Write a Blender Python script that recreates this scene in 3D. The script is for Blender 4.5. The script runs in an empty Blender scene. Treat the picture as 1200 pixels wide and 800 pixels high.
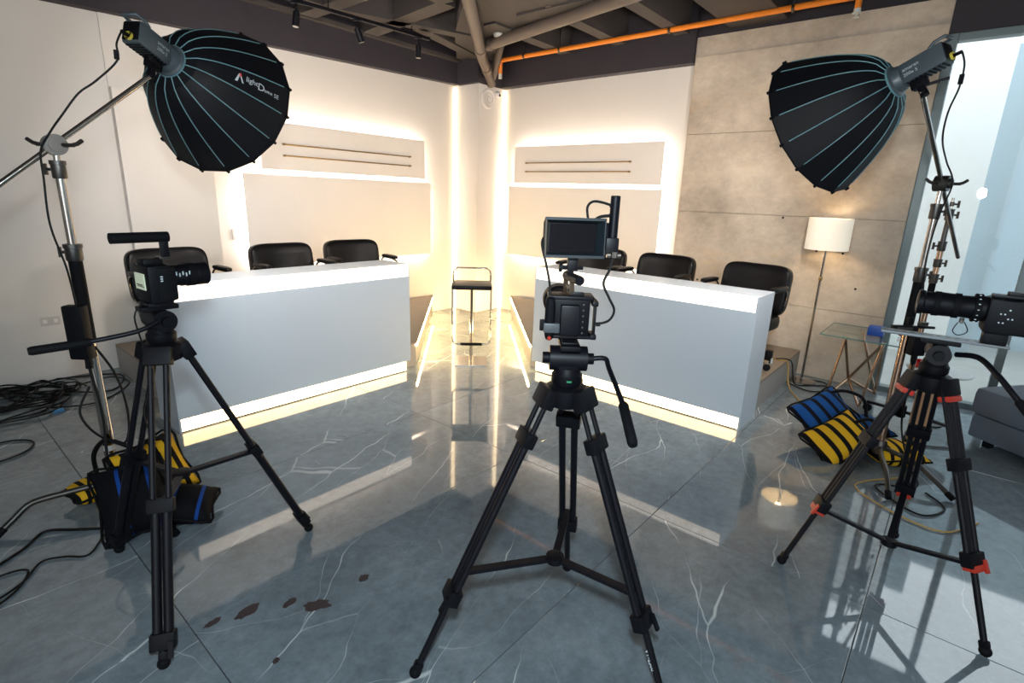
import bpy, bmesh, math, random
from mathutils import Vector, Matrix
random.seed(7)
sc = bpy.context.scene
COL = sc.collection
PI = math.pi
V = Vector

# ------------------------------------------------------------------ camera, world, light, exposure
YAW, PITCH, ROLL, CAMZ = math.radians(39.9), math.radians(15.3), math.radians(2.07), 1.70
def camera_axes():
    c, s, cp, sp = math.cos(YAW), math.sin(YAW), math.cos(PITCH), math.sin(PITCH)
    r0 = V((s, -c, 0)); f = V((c * cp, s * cp, -sp)); u0 = r0.cross(f)
    return r0 * math.cos(ROLL) + u0 * math.sin(ROLL), u0 * math.cos(ROLL) - r0 * math.sin(ROLL), f
CX, CY, CF = camera_axes()
cam = bpy.data.cameras.new('camera'); cam.sensor_width = 36.0; cam.lens = 36.0 * 622 / 1200
cam.clip_start = 0.05; cam.clip_end = 200
camo = bpy.data.objects.new('camera', cam); COL.objects.link(camo)
mw = Matrix.Identity(4)
for i in range(3):
    mw[i][0], mw[i][1], mw[i][2] = CX[i], CY[i], -CF[i]
mw[2][3] = CAMZ
camo.matrix_world = mw
sc.camera = camo

world = bpy.data.worlds.new('sky'); sc.world = world; world.use_nodes = True
wn = world.node_tree
bg = wn.nodes['Background']
bg.inputs[0].default_value = (0.88, 0.935, 0.98, 1); bg.inputs[1].default_value = 3.7
SKY = bg
sc.view_settings.view_transform = 'Standard'
sc.view_settings.look = 'None'
sc.view_settings.gamma = 1.0
sc.view_settings.use_curve_mapping = False
sc.view_settings.exposure = 0.0
try:
    sc.cycles.use_denoising = True
    sc.cycles.sample_clamp_indirect = 6.0
    sc.cycles.max_bounces = 10
    sc.cycles.caustics_reflective = False
    sc.cycles.caustics_refractive = False
except Exception:
    pass

def lamp(name, kind, loc, energy, color, size, aim=None):
    l = bpy.data.lights.new(name, kind); l.energy = energy; l.color = color
    if kind == 'AREA': l.size = size
    else: l.shadow_soft_size = size
    o = bpy.data.objects.new(name, l); COL.objects.link(o); o.location = loc
    if aim is not None:
        o.rotation_euler = (V(aim) - V(loc)).to_track_quat('-Z', 'Y').to_euler()
    return o
# the light just above the photographer that throws the stand and camera shadows onto desk and wall
key = lamp('camera_top_light', 'SPOT', (0.0, 0.0, 2.05), 100, (1.0, 0.80, 0.64), 0.06, (0.110, 0.103, 3.05))
key.data.spot_size = PI; key.data.spot_blend = 0.04      # flagged below: its lower edge falls at desk height
lamp('camera_fill_light', 'POINT', (0.0, 0.0, 2.00), 185, (0.70, 0.89, 1.0), 0.06)

# ------------------------------------------------------------------ helpers
def lin(c):
    return tuple(((x / 255) / 12.92 if x / 255 <= 0.04045 else (((x / 255) + 0.055) / 1.055) ** 2.4) for x in c)
MATS = {}
def mat(name, col, rough=0.5, metal=0.0, var=0.12, scale=12.0, bump=0.0, emit=None, es=0.0, spec=0.5, trans=0.0, ior=1.5, coat=0.0):
    if name in MATS: return MATS[name]
    m = bpy.data.materials.new(name); m.use_nodes = True
    nt = m.node_tree; b = nt.nodes['Principled BSDF']; L = nt.links
    c = lin(col)
    b.inputs['Roughness'].default_value = rough; b.inputs['Metallic'].default_value = metal
    b.inputs['IOR'].default_value = ior; b.inputs['Specular IOR Level'].default_value = spec
    b.inputs['Transmission Weight'].default_value = trans; b.inputs['Coat Weight'].default_value = coat
    tc = nt.nodes.new('ShaderNodeTexCoord')
    n = nt.nodes.new('ShaderNodeTexNoise'); n.inputs['Scale'].default_value = scale; n.inputs['Detail'].default_value = 5
    L.new(tc.outputs['Object'], n.inputs['Vector'])
    mx = nt.nodes.new('ShaderNodeMix'); mx.data_type = 'RGBA'
    mx.inputs[6].default_value = (*[x * (1 - var) for x in c], 1); mx.inputs[7].default_value = (*[min(1, x * (1 + var)) for x in c], 1)
    L.new(n.outputs['Fac'], mx.inputs[0]); L.new(mx.outputs[2], b.inputs['Base Color'])
    if bump:
        bp = nt.nodes.new('ShaderNodeBump'); bp.inputs['Strength'].default_value = bump; bp.inputs['Distance'].default_value = 0.004
        L.new(n.outputs['Fac'], bp.inputs['Height']); L.new(bp.outputs[0], b.inputs['Normal'])
    if emit is not None:
        b.inputs['Emission Color'].default_value = (*emit, 1); b.inputs['Emission Strength'].default_value = es
    MATS[name] = m
    return m

class MB:
    """collects shapes in world (or thing-local) coordinates; build() makes ONE mesh object"""
    def __init__(s): s.v = []; s.f = []
    def add(s, vs, fs, M=None):
        o = len(s.v)
        s.v += [(M @ V(p)) if M is not None else V(p) for p in vs]
        s.f += [tuple(i + o for i in f) for f in fs]
        return s
    def box(s, c, d, M=None, bev=0.0):
        x, y, z = d[0] / 2, d[1] / 2, d[2] / 2
        if bev <= 0:
            vs = [(c[0] + i * x, c[1] + j * y, c[2] + k * z) for k in (-1, 1) for j in (-1, 1) for i in (-1, 1)]
            fs = [(0, 2, 3, 1), (4, 5, 7, 6), (0, 1, 5, 4), (2, 6, 7, 3), (0, 4, 6, 2), (1, 3, 7, 5)]
            return s.add(vs, fs, M)
        bm = bmesh.new(); bmesh.ops.create_cube(bm, size=1.0)
        for v in bm.verts: v.co = V((v.co.x * d[0], v.co.y * d[1], v.co.z * d[2]))
        bmesh.ops.bevel(bm, geom=list(bm.edges), offset=min(bev, 0.49 * min(d)), segments=2, affect='EDGES', profile=0.6)
        bm.verts.index_update()
        s.add([v.co + V(c) for v in bm.verts], [tuple(v.index for v in f.verts) for f in bm.faces], M); bm.free()
        return s
    def bb(s, a, b, bev=0.0):
        return s.box([(a[i] + b[i]) / 2 for i in range(3)], [abs(b[i] - a[i]) for i in range(3)], None, bev)
    def cyl(s, a, b, r, r2=None, n=14, cap=True):
        a, b = V(a), V(b); r2 = r if r2 is None else r2
        d = (b - a).normalized(); e = d.orthogonal().normalized(); g = d.cross(e)
        vs = [p + (e * math.cos(2 * PI * i / n) + g * math.sin(2 * PI * i / n)) * q for p, q in ((a, r), (b, r2)) for i in range(n)]
        fs = [(i, (i + 1) % n, n + (i + 1) % n, n + i) for i in range(n)]
        if cap: fs += [tuple(range(n - 1, -1, -1)), tuple(range(n, 2 * n))]
        return s.add(vs, fs)
    def bar(s, a, b, w, h, up=(0, 0, 1)):
        a, b = V(a), V(b); d = (b - a).normalized(); x = d.cross(V(up))
        x = x.normalized() if x.length > 1e-4 else d.orthogonal().normalized()
        y = x.cross(d)
        vs = [p + x * (i * w / 2) + y * (j * h / 2) for p in (a, b) for i, j in ((-1, -1), (1, -1), (1, 1), (-1, 1))]
        return s.add(vs, [(3, 2, 1, 0), (4, 5, 6, 7), (0, 1, 5, 4), (1, 2, 6, 5), (2, 3, 7, 6), (3, 0, 4, 7)])
    def tube(s, pts, r, n=8, sub=0, closed=False):
        P = [V(p) for p in pts]
        if sub: P = smooth(P, sub, closed)
        m = len(P); vs = []; e = None
        for i in range(m):
            d = (P[(i + 1) % m] - P[i - 1]) if closed else (P[min(i + 1, m - 1)] - P[max(i - 1, 0)])
            d.normalize()
            e = d.orthogonal() if e is None else e - d * e.dot(d)
            if e.length < 1e-6: e = d.orthogonal()
            e.normalize(); g = d.cross(e)
            vs += [P[i] + (e * math.cos(2 * PI * k / n) + g * math.sin(2 * PI * k / n)) * r for k in range(n)]
        fs = []
        for i in range(m if closed else m - 1):
            a, b = i * n, ((i + 1) % m) * n
            fs += [(a + k, a + (k + 1) % n, b + (k + 1) % n, b + k) for k in range(n)]
        if not closed: fs += [tuple(range(n - 1, -1, -1)), tuple(range((m - 1) * n, m * n))]
        return s.add(vs, fs)
    def lathe(s, prof, M=None, n=24, cap=True):
        vs = [(r * math.cos(2 * PI * i / n), r * math.sin(2 * PI * i / n), z) for r, z in prof for i in range(n)]
        fs = [(j * n + i, j * n + (i + 1) % n, (j + 1) * n + (i + 1) % n, (j + 1) * n + i) for j in range(len(prof) - 1) for i in range(n)]
        if cap: fs += [tuple(range(n - 1, -1, -1)), tuple(range((len(prof) - 1) * n, len(prof) * n))]
        return s.add(vs, fs, M)
    def prism(s, poly, z0, z1, M=None):
        n = len(poly)
        vs = [(x, y, z) for z in (z0, z1) for x, y in poly]
        return s.add(vs, [tuple(range(n - 1, -1, -1)), tuple(range(n, 2 * n))] + [(i, (i + 1) % n, n + (i + 1) % n, n + i) for i in range(n)], M)
    def ell(s, c, d, e1=1.0, e2=1.0, M=None, fn=None, nu=24, nv=14):
        def p(t, e): return math.copysign(abs(t) ** e, t)
        vs = []
        for j in range(nv + 1):
            ph = -PI / 2 + PI * j / nv
            for i in range(nu):
                th = 2 * PI * i / nu
                q = V((d[0] * p(math.cos(ph), e1) * p(math.cos(th), e2), d[1] * p(math.cos(ph), e1) * p(math.sin(th), e2), d[2] * p(math.sin(ph), e1)))
                if fn: q = fn(q)
                vs.append(q + V(c))
        fs = [(j * nu + i, j * nu + (i + 1) % nu, (j + 1) * nu + (i + 1) % nu, (j + 1) * nu + i) for j in range(nv) for i in range(nu)]
        return s.add(vs, fs, M)
    def pillow(s, w, h, t, M=None, n=14, k=2.5):
        vs = []; N = n + 1
        for sg in (1, -1):
            for j in range(N):
                for i in range(N):
                    u, v = 2 * i / n - 1, 2 * j / n - 1
                    pin = 1 - 0.10 * (abs(u) ** 2) * (1 - v * v) * 0 - 0.09 * (1 - u * u) * abs(v) ** 3
                    pinx = 1 - 0.09 * (1 - v * v) * abs(u) ** 3
                    th = t / 2 * ((1 - abs(u) ** k) * (1 - abs(v) ** k)) ** 0.6 + 0.004
                    vs.append((u * w / 2 * pinx, v * h / 2 * pin, sg * th))
        fs = []
        for sg in (0, 1):
            o = sg * N * N
            for j in range(n):
                for i in range(n):
                    q = (o + j * N + i, o + j * N + i + 1, o + (j + 1) * N + i + 1, o + (j + 1) * N + i)
                    fs.append(q if sg == 0 else q[::-1])
        ring = [i for i in range(N)] + [j * N + n for j in range(1, N)] + [n * N + i for i in range(n - 1, -1, -1)] + [j * N for j in range(n - 1, 0, -1)]
        for a, b in zip(ring, ring[1:] + ring[:1]): fs.append((a, a + N * N, b + N * N, b))
        return s.add(vs, fs, M)
    def build(s, name, m, parent=None, local=False, ang=35):
        W = WM.get(parent.name) if parent else None
        if parent is not None and not local and W is not None:
            I = W.inverted(); vs = [I @ p for p in s.v]
        else: vs = s.v
        me = bpy.data.meshes.new(name); me.from_pydata([tuple(p) for p in vs], [], s.f); me.update()
        bm = bmesh.new(); bm.from_mesh(me); bmesh.ops.remove_doubles(bm, verts=bm.verts, dist=1e-6); bmesh.ops.recalc_face_normals(bm, faces=bm.faces); bm.to_mesh(me); bm.free()
        me.materials.append(m)
        if ang:
            for p in me.polygons: p.use_smooth = True
            me.set_sharp_from_angle(angle=math.radians(ang))
        o = bpy.data.objects.new(name, me); COL.objects.link(o)
        if parent is not None:
            o.parent = parent; WM[o.name] = W if W is not None else Matrix.Identity(4)
        else:
            WM[o.name] = Matrix.Identity(4)
        return o
WM = {}
def smooth(P, k, closed=False):
    out = []; m = len(P)
    g = (lambda i: P[i % m]) if closed else (lambda i: P[max(0, min(m - 1, i))])
    for i in range(m if closed else m - 1):
        a, b, c, d = g(i - 1), g(i), g(i + 1), g(i + 2)
        for j in range(k):
            t = j / k
            out.append(0.5 * ((2 * b) + (c - a) * t + (2 * a - 5 * b + 4 * c - d) * t * t + (3 * b - a - 3 * c + d) * t ** 3))
    if not closed: out.append(P[-1])
    return out
def tag(o, label, cat, group=None):
    o['label'] = label; o['category'] = cat
    if group: o['group'] = group
    return o
def thing(name, label, cat, loc=(0, 0, 0), rz=0.0, group=None):
    o = bpy.data.objects.new(name, None); COL.objects.link(o); o.empty_display_size = 0.1
    o.location = loc; o.rotation_euler = (0, 0, rz)
    WM[o.name] = Matrix.Translation(loc) @ Matrix.Rotation(rz, 4, 'Z')
    return tag(o, label, cat, group)
def struct(o): o['kind'] = 'structure'; return o
def rebase(o):
    """origin of a one-mesh thing to the middle of its base"""
    c = [v.co for v in o.data.vertices]
    b = V(((min(p.x for p in c) + max(p.x for p in c)) / 2, (min(p.y for p in c) + max(p.y for p in c)) / 2, min(p.z for p in c)))
    o.data.transform(Matrix.Translation(-b)); o.location = b; WM[o.name] = Matrix.Translation(b)
    return o
def single(mb, name, m, label, cat, group=None, ang=35):
    return tag(rebase(mb.build(name, m, None, ang=ang)), label, cat, group)
def frame(o, z, x=None):
    """matrix at o with local Z along z"""
    z = V(z).normalized(); x = V(x) if x is not None else z.orthogonal()
    x = (x - z * x.dot(z)).normalized(); y = z.cross(x)
    M = Matrix.Identity(4)
    for i in range(3): M[i][0], M[i][1], M[i][2], M[i][3] = x[i], y[i], z[i], o[i]
    return M
def text_geo(txt, size, shear=0.0):
    cu = bpy.data.curves.new('t', 'FONT'); cu.body = txt; cu.size = size; cu.shear = shear; cu.resolution_u = 2
    o = bpy.data.objects.new('t', cu); COL.objects.link(o)
    bpy.context.view_layer.update()
    me = bpy.data.meshes.new_from_object(o.evaluated_get(bpy.context.evaluated_depsgraph_get()))
    vs = [v.co.copy() for v in me.vertices]; fs = [tuple(p.vertices) for p in me.polygons]
    bpy.data.objects.remove(o); bpy.data.curves.remove(cu); bpy.data.meshes.remove(me)
    return vs, fs

# ------------------------------------------------------------------ materials
def marble():
    m = bpy.data.materials.new('grey_marble_tile'); m.use_nodes = True
    nt = m.node_tree; b = nt.nodes['Principled BSDF']; L = nt.links; N = nt.nodes.new
    geo = N('ShaderNodeNewGeometry'); oi = N('ShaderNodeObjectInfo')
    off = N('ShaderNodeVectorMath'); off.operation = 'MULTIPLY_ADD'; off.inputs[1].default_value = (3.7, 2.3, 0)
    cmb = N('ShaderNodeCombineXYZ')
    for i in range(3): L.new(oi.outputs['Random'], cmb.inputs[i])
    L.new(cmb.outputs[0], off.inputs[0]); L.new(geo.outputs['Position'], off.inputs[2])
    def noise(sc_, det, vec=None, rough=0.6):
        n = N('ShaderNodeTexNoise'); n.inputs['Scale'].default_value = sc_; n.inputs['Detail'].default_value = det; n.inputs['Roughness'].default_value = rough
        L.new((vec or off.outputs[0]), n.inputs['Vector']); return n
    cloud = noise(2.2, 8, rough=0.7); fine = noise(16, 8, rough=0.75)
    cr = N('ShaderNodeValToRGB'); cr.color_ramp.elements[0].position = 0.3; cr.color_ramp.elements[1].position = 0.72
    cr.color_ramp.elements[0].color = (*lin((96, 106, 112)), 1); cr.color_ramp.elements[1].color = (*lin((128, 138, 144)), 1)
    L.new(cloud.outputs['Fac'], cr.inputs[0])
    m1 = N('ShaderNodeMix'); m1.data_type = 'RGBA'; m1.blend_type = 'OVERLAY'; m1.inputs[0].default_value = 0.6
    L.new(cr.outputs[0], m1.inputs[6]); L.new(fine.outputs['Fac'], m1.inputs[7])
    col = m1.outputs[2]
    # white veins, running mostly across the tiles, in two sizes
    wob = noise(1.1, 4, rough=0.5)
    mm = N('ShaderNodeVectorMath'); mm.operation = 'MULTIPLY_ADD'; mm.inputs[1].default_value = (0.38, 0.38, 0)
    L.new(wob.outputs['Color'], mm.inputs[0]); L.new(off.outputs[0], mm.inputs[2])
    for ang, sx, sy, wid, amt, msk in ((22, 0.30, 1.5, 0.0055, 0.8, 0.50), (30, 0.5, 2.8, 0.0065, 0.5, 0.52), (-40, 0.55, 2.2, 0.005, 0.4, 0.58)):
        mp = N('ShaderNodeMapping'); mp.inputs['Rotation'].default_value = (0, 0, math.radians(-ang)); mp.inputs['Scale'].default_value = (sx, sy, 0.001)
        mp.vector_type = 'POINT'
        r = N('ShaderNodeVectorRotate'); r.rotation_type = 'Z_AXIS'; r.inputs['Angle'].default_value = math.radians(-ang)
        L.new(mm.outputs[0], r.inputs['Vector'])
        mp.inputs['Rotation'].default_value = (0, 0, 0); L.new(r.outputs[0], mp.inputs['Vector'])
        vo = N('ShaderNodeTexVoronoi'); vo.feature = 'DISTANCE_TO_EDGE'; vo.voronoi_dimensions = '2D'; vo.inputs['Scale'].default_value = 1.0
        L.new(mp.outputs[0], vo.inputs['Vector'])
        ms = noise(1.3, 3); mr = N('ShaderNodeMapRange'); mr.inputs[1].default_value = msk - 0.08; mr.inputs[2].default_value = msk + 0.1; L.new(ms.outputs['Fac'], mr.inputs[0])
        md = N('ShaderNodeMath'); md.operation = 'MULTIPLY_ADD'; md.inputs[1].default_value = wid * 0.95; md.inputs[2].default_value = 0.0006; L.new(mr.outputs[0], md.inputs[0])
        dv = N('ShaderNodeMath'); dv.operation = 'DIVIDE'; L.new(vo.outputs['Distance'], dv.inputs[0]); L.new(md.outputs[0], dv.inputs[1])
        st = N('ShaderNodeMapRange'); st.inputs[1].default_value = 0.35; st.inputs[2].default_value = 1.0; st.inputs[3].default_value = amt; st.inputs[4].default_value = 0.0
        L.new(dv.outputs[0], st.inputs[0])
        m2 = N('ShaderNodeMath'); m2.operation = 'MULTIPLY'; L.new(st.outputs[0], m2.inputs[0]); L.new(mr.outputs[0], m2.inputs[1])
        mx = N('ShaderNodeMix'); mx.data_type = 'RGBA'; mx.inputs[7].default_value = (*lin((205, 210, 208)), 1)
        L.new(m2.outputs[0], mx.inputs[0]); L.new(col, mx.inputs[6]); col = mx.outputs[2]
    L.new(col, b.inputs['Base Color'])
    rr = N('ShaderNodeMapRange'); rr.inputs[3].default_value = 0.015; rr.inputs[4].default_value = 0.06; L.new(fine.outputs['Fac'], rr.inputs[0]); L.new(rr.outputs[0], b.inputs['Roughness'])
    b.inputs['IOR'].default_value = 1.75
    wv = noise(2.0, 2); bp = N('ShaderNodeBump'); bp.inputs['Strength'].default_value = 0.02; bp.inputs['Distance'].default_value = 0.01
    L.new(wv.outputs['Fac'], bp.inputs['Height']); L.new(bp.outputs[0], b.inputs['Normal'])
    return m
MARBLE = marble()
def concrete():
    m = bpy.data.materials.new('cast_concrete'); m.use_nodes = True
    nt = m.node_tree; b = nt.nodes['Principled BSDF']; L = nt.links; N = nt.nodes.new
    geo = N('ShaderNodeNewGeometry')
    def noise(s, d, st=(1, 1, 1), r=0.6):
        mp = N('ShaderNodeMapping'); mp.inputs['Scale'].default_value = st; L.new(geo.outputs['Position'], mp.inputs['Vector'])
        n = N('ShaderNodeTexNoise'); n.inputs['Scale'].default_value = s; n.inputs['Detail'].default_value = d; n.inputs['Roughness'].default_value = r
        L.new(mp.outputs[0], n.inputs['Vector']); return n
    a = noise(1.3, 8, (1, 1, 1.2), 0.62); c = noise(9, 9, (1, 0.9, 1.3), 0.8); d = noise(60, 4)
    r1 = N('ShaderNodeValToRGB'); r1.color_ramp.elements[0].position = 0.28; r1.color_ramp.elements[1].position = 0.75
    r1.color_ramp.elements[0].color = (*lin((160, 146, 130)), 1); r1.color_ramp.elements[1].color = (*lin((222, 207, 188)), 1)
    L.new(a.outputs['Fac'], r1.inputs[0])
    mx = N('ShaderNodeMix'); mx.data_type = 'RGBA'; mx.blend_type = 'OVERLAY'; mx.inputs[0].default_value = 0.45
    L.new(r1.outputs[0], mx.inputs[6]); L.new(c.outputs['Fac'], mx.inputs[7])
    # ochre form stains
    st = noise(2.4, 6, (1, 0.6, 2.0)); mr = N('ShaderNodeMapRange'); mr.inputs[1].default_value = 0.56; mr.inputs[2].default_value = 0.72; mr.inputs[4].default_value = 0.6; L.new(st.outputs['Fac'], mr.inputs[0])
    m2 = N('ShaderNodeMix'); m2.data_type = 'RGBA'; m2.inputs[7].default_value = (*lin((206, 176, 134)), 1); L.new(mr.outputs[0], m2.inputs[0]); L.new(mx.outputs[2], m2.inputs[6])
    L.new(m2.outputs[2], b.inputs['Base Color']); b.inputs['Roughness'].default_value = 0.75
    bp = N('ShaderNodeBump'); bp.inputs['Strength'].default_value = 0.25; bp.inputs['Distance'].default_value = 0.006
    L.new(c.outputs['Fac'], bp.inputs['Height']); L.new(bp.outputs[0], b.inputs['Normal'])
    return m
CONC = concrete()
def stripes(name, c1, c2, freq, duty=0.5):
    m = bpy.data.materials.new(name); m.use_nodes = True
    nt = m.node_tree; b = nt.nodes['Principled BSDF']; L = nt.links; N = nt.nodes.new
    tc = N('ShaderNodeTexCoord'); sx = N('ShaderNodeSeparateXYZ'); L.new(tc.outputs['Generated'], sx.inputs[0])
    ml = N('ShaderNodeMath'); ml.operation = 'MULTIPLY'; ml.inputs[1].default_value = freq; L.new(sx.outputs[0], ml.inputs[0])
    fr = N('ShaderNodeMath'); fr.operation = 'FRACT'; L.new(ml.outputs[0], fr.inputs[0])
    gt = N('ShaderNodeMath'); gt.operation = 'GREATER_THAN'; gt.inputs[1].default_value = duty; L.new(fr.outputs[0], gt.inputs[0])
    mx = N('ShaderNodeMix'); mx.data_type = 'RGBA'; mx.inputs[6].default_value = (*lin(c1), 1); mx.inputs[7].default_value = (*lin(c2), 1)
    L.new(gt.outputs[0], mx.inputs[0]); L.new(mx.outputs[2], b.inputs['Base Color']); b.inputs['Roughness'].default_value = 0.8; b.inputs['Specular IOR Level'].default_value = 0.12
    nz = N('ShaderNodeTexNoise'); nz.inputs['Scale'].default_value = 250; L.new(tc.outputs['Object'], nz.inputs['Vector'])
    bp = N('ShaderNodeBump'); bp.inputs['Strength'].default_value = 0.2; L.new(nz.outputs['Fac'], bp.inputs['Height']); L.new(bp.outputs[0], b.inputs['Normal'])
    return m
WARM = (1.0, 0.88, 0.75)
AMBER = (1.0, 0.70, 0.36)
WHITE = mat('white_wall_paint', (218, 212, 206), 0.6, var=0.03, scale=3)
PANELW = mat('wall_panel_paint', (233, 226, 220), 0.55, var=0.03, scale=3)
LAQ = mat('white_desk_lacquer', (184, 195, 206), 0.35, var=0.02, scale=2)
DARK = mat('dark_ceiling_paint', (62, 56, 54), 0.75, var=0.15, scale=4)
DARKB = mat('dark_bulkhead_paint', (44, 39, 46), 0.75, var=0.12, scale=4)
PIPEG = mat('grey_painted_pipe', (96, 84, 76), 0.5, var=0.1, scale=6)
ORANGE = mat('orange_pipe_paint', (236, 132, 34), 0.4, var=0.08)
BLACK = mat('black_plastic', (11, 11, 16), 0.5, var=0.2, scale=40, spec=0.14)
BLACKM = mat('black_anodised_metal', (12, 12, 18), 0.42, spec=0.2, var=0.2, scale=30)
RUBBER = mat('black_rubber', (12, 12, 15), 0.7, var=0.2, spec=0.12)
LEATHER = mat('black_leather', (11, 10, 12), 0.36, var=0.25, scale=60, bump=0.12, spec=0.16)
CHROME = mat('chrome', (180, 174, 168), 0.14, metal=1.0, var=0.04)
STEEL = mat('brushed_steel', (88, 86, 84), 0.4, metal=1.0, var=0.1)
BRASS = mat('brass_rod', (150, 124, 84), 0.3, metal=0.9, var=0.08)
COPPER = mat('copper_tube', (178, 148, 126), 0.2, metal=1.0, var=0.06)
LEDW = mat('led_diffuser', (250, 240, 225), 0.5, emit=(1.0, 0.83, 0.70), es=1.5)
LEDL = mat('led_plinth_diffuser', (250, 240, 225), 0.5, emit=(1.0, 0.68, 0.34), es=7.0)
LEDB = mat('led_strip', (250, 240, 225), 0.5, emit=WARM, es=48.0)
LEDC = mat('corner_led_profile', (250, 240, 225), 0.5, emit=(1.0, 0.74, 0.42), es=4.5)
LEDA = mat('step_led_strip', (250, 230, 190), 0.5, emit=(1.0, 0.67, 0.28), es=185.0)
SOFTBLACK = mat('softbox_fabric', (6, 7, 14), 0.6, var=0.25, scale=70, bump=0.1, spec=0.25)
TEAL = mat('softbox_seam_piping', (98, 138, 146), 0.5, var=0.08)
DIFFUSER = mat('softbox_diffuser', (245, 245, 245), 0.6, emit=(1.0, 0.91, 0.83), es=180.0)
LINING = mat('softbox_lining', (216, 214, 210), 0.45, var=0.04)
LAMPB = mat('lamp_head_shell', (66, 76, 82), 0.4, var=0.1)
CABLE = mat('black_cable', (14, 13, 15), 0.5, var=0.1, spec=0.2)
YCABLE = mat('yellow_cable', (168, 132, 62), 0.5, var=0.1)
PRINTW = mat('white_print', (196, 206, 210), 0.6, var=0.02)
PRINTR = mat('red_print', (214, 70, 70), 0.6, var=0.02)
WOODTOP = mat('platform_laminate', (130, 116, 102), 0.45, var=0.12, scale=5)
GREYRISE = mat('platform_riser', (150, 146, 142), 0.5, var=0.06, scale=5)
FABRIC = mat('sofa_fabric', (90, 98, 110), 0.85, var=0.12, scale=120, bump=0.2)
FABRICD = mat('sofa_dark_fabric', (70, 66, 78), 0.85, var=0.12, scale=120, bump=0.2)
def thin_glass():
    m = bpy.data.materials.new('clear_glass'); m.use_nodes = True; nt = m.node_tree; nt.nodes.clear(); N = nt.nodes.new
    o = N('ShaderNodeOutputMaterial'); mx = N('ShaderNodeMixShader'); tr = N('ShaderNodeBsdfTransparent'); gl = N('ShaderNodeBsdfGlossy'); fr = N('ShaderNodeFresnel')
    tr.inputs[0].default_value = (0.95, 0.985, 0.985, 1); gl.inputs['Roughness'].default_value = 0.0; fr.inputs['IOR'].default_value = 1.35
    ge = N('ShaderNodeNewGeometry'); sb = N('ShaderNodeMath'); sb.operation = 'SUBTRACT'; sb.inputs[0].default_value = 1.0; sb.use_clamp = True
    ml = N('ShaderNodeMath'); ml.operation = 'MULTIPLY'      # only the outer face reflects: one clean thin pane
    nt.links.new(ge.outputs['Backfacing'], sb.inputs[1]); nt.links.new(fr.outputs[0], ml.inputs[0]); nt.links.new(sb.outputs[0], ml.inputs[1])
    nt.links.new(ml.outputs[0], mx.inputs[0]); nt.links.new(tr.outputs[0], mx.inputs[1]); nt.links.new(gl.outputs[0], mx.inputs[2]); nt.links.new(mx.outputs[0], o.inputs[0])
    return m
GLASS = thin_glass()
REDG = mat('red_glass', (178, 22, 24), 0.1, var=0.05)
REDP = mat('red_plastic', (176, 48, 32), 0.4, var=0.1)
GREEN = mat('green_rubber', (150, 178, 46), 0.5, var=0.1)
BLUEP = mat('blue_plastic', (26, 76, 168), 0.4, var=0.1)
TAN = mat('tan_plywood', (176, 138, 102), 0.5, var=0.12, scale=9)
SCREEN = mat('dark_screen', (12, 12, 18), 0.12, var=0.1, spec=0.2)
LCD = mat('lit_camera_screen', (150, 160, 140), 0.4, emit=(0.42, 0.46, 0.34), es=0.55)
SHADE = mat('lamp_shade_linen', (238, 230, 214), 0.8, var=0.04, scale=80, emit=(1.0, 0.86, 0.66), es=0.28)
BULB = mat('warm_bulb', (255, 240, 210), 0.5, emit=(1.0, 0.74, 0.42), es=45)
OUTW = mat('outside_white_render', (242, 243, 244), 0.8, var=0.03, scale=2)
OUTSHADE = mat('outside_shaded_render', (176, 190, 198), 0.8, var=0.04, scale=2)  # dimmer side of the court: its shade is put into this bluer, greyer colour
PAVE = mat('outside_paving', (150, 152, 150), 0.8, var=0.1, scale=5)
FRAMEM = mat('window_frame_metal', (104, 116, 118), 0.4, metal=0.3, var=0.06)

# ------------------------------------------------------------------ setting
fl = MB().bb((-3.2, -3.6, -0.12), (6.35, 6.4, -0.004)).build('floor', mat('grout', (40, 42, 44), 0.8), None); struct(fl)
tile_me = None
TX, TY = 2.02, 1.0155
for i in range(-2, 3):
    for j in range(-4, 6):
        x0, y0 = 0.53 + i * TX, 0.04 + j * TY
        x1, y1 = min(x0 + TX, 6.33), min(y0 + TY, 6.38)
        if y1 - y0 < 0.1 or x1 - x0 < 0.1: continue
        full = abs(x1 - x0 - TX) < 1e-6 and abs(y1 - y0 - TY) < 1e-6
        if full and tile_me is not None:
            o = bpy.data.objects.new('tile', tile_me); COL.objects.link(o); o.parent = fl
        else:
            mb = MB().bb((0.0018, 0.0018, -0.012), (x1 - x0 - 0.0018, y1 - y0 - 0.0018, 0.0), 0.0012)
            o = mb.build('tile', MARBLE, fl, local=True, ang=0)
            if full: tile_me = o.data
        o.location = (x0, y0, 0)
# dark scraps of tape residue stuck to the tiles
RES = mat('tape_residue', (52, 40, 42), 0.6, var=0.3, scale=90)
for k, (x, y, w, h, a) in enumerate(((0.72, 1.98, 0.10, 0.045, 0.2), (0.60, 2.02, 0.07, 0.03, 0.1), (0.93, 1.80, 0.06, 0.10, 0.9), (0.86, 1.90, 0.07, 0.03, 0.3), (1.16, 1.80, 0.05, 0.04, 0.5), (0.68, 1.66, 0.03, 0.02, 0.4))):
    n = 18; rr = random.Random(k)
    poly = [(w * 0.6 * math.cos(2 * PI * i / n) * rr.uniform(0.62, 1.02), h * 0.7 * math.sin(2 * PI * i / n) * rr.uniform(0.62, 1.02)) for i in range(n)]
    o = MB().prism(poly, 0, 0.0006, Matrix.Translation((x, y, 0)) @ Matrix.Rotation(a, 4, 'Z')).build('tape_residue', RES, fl, local=True, ang=0)

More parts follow.
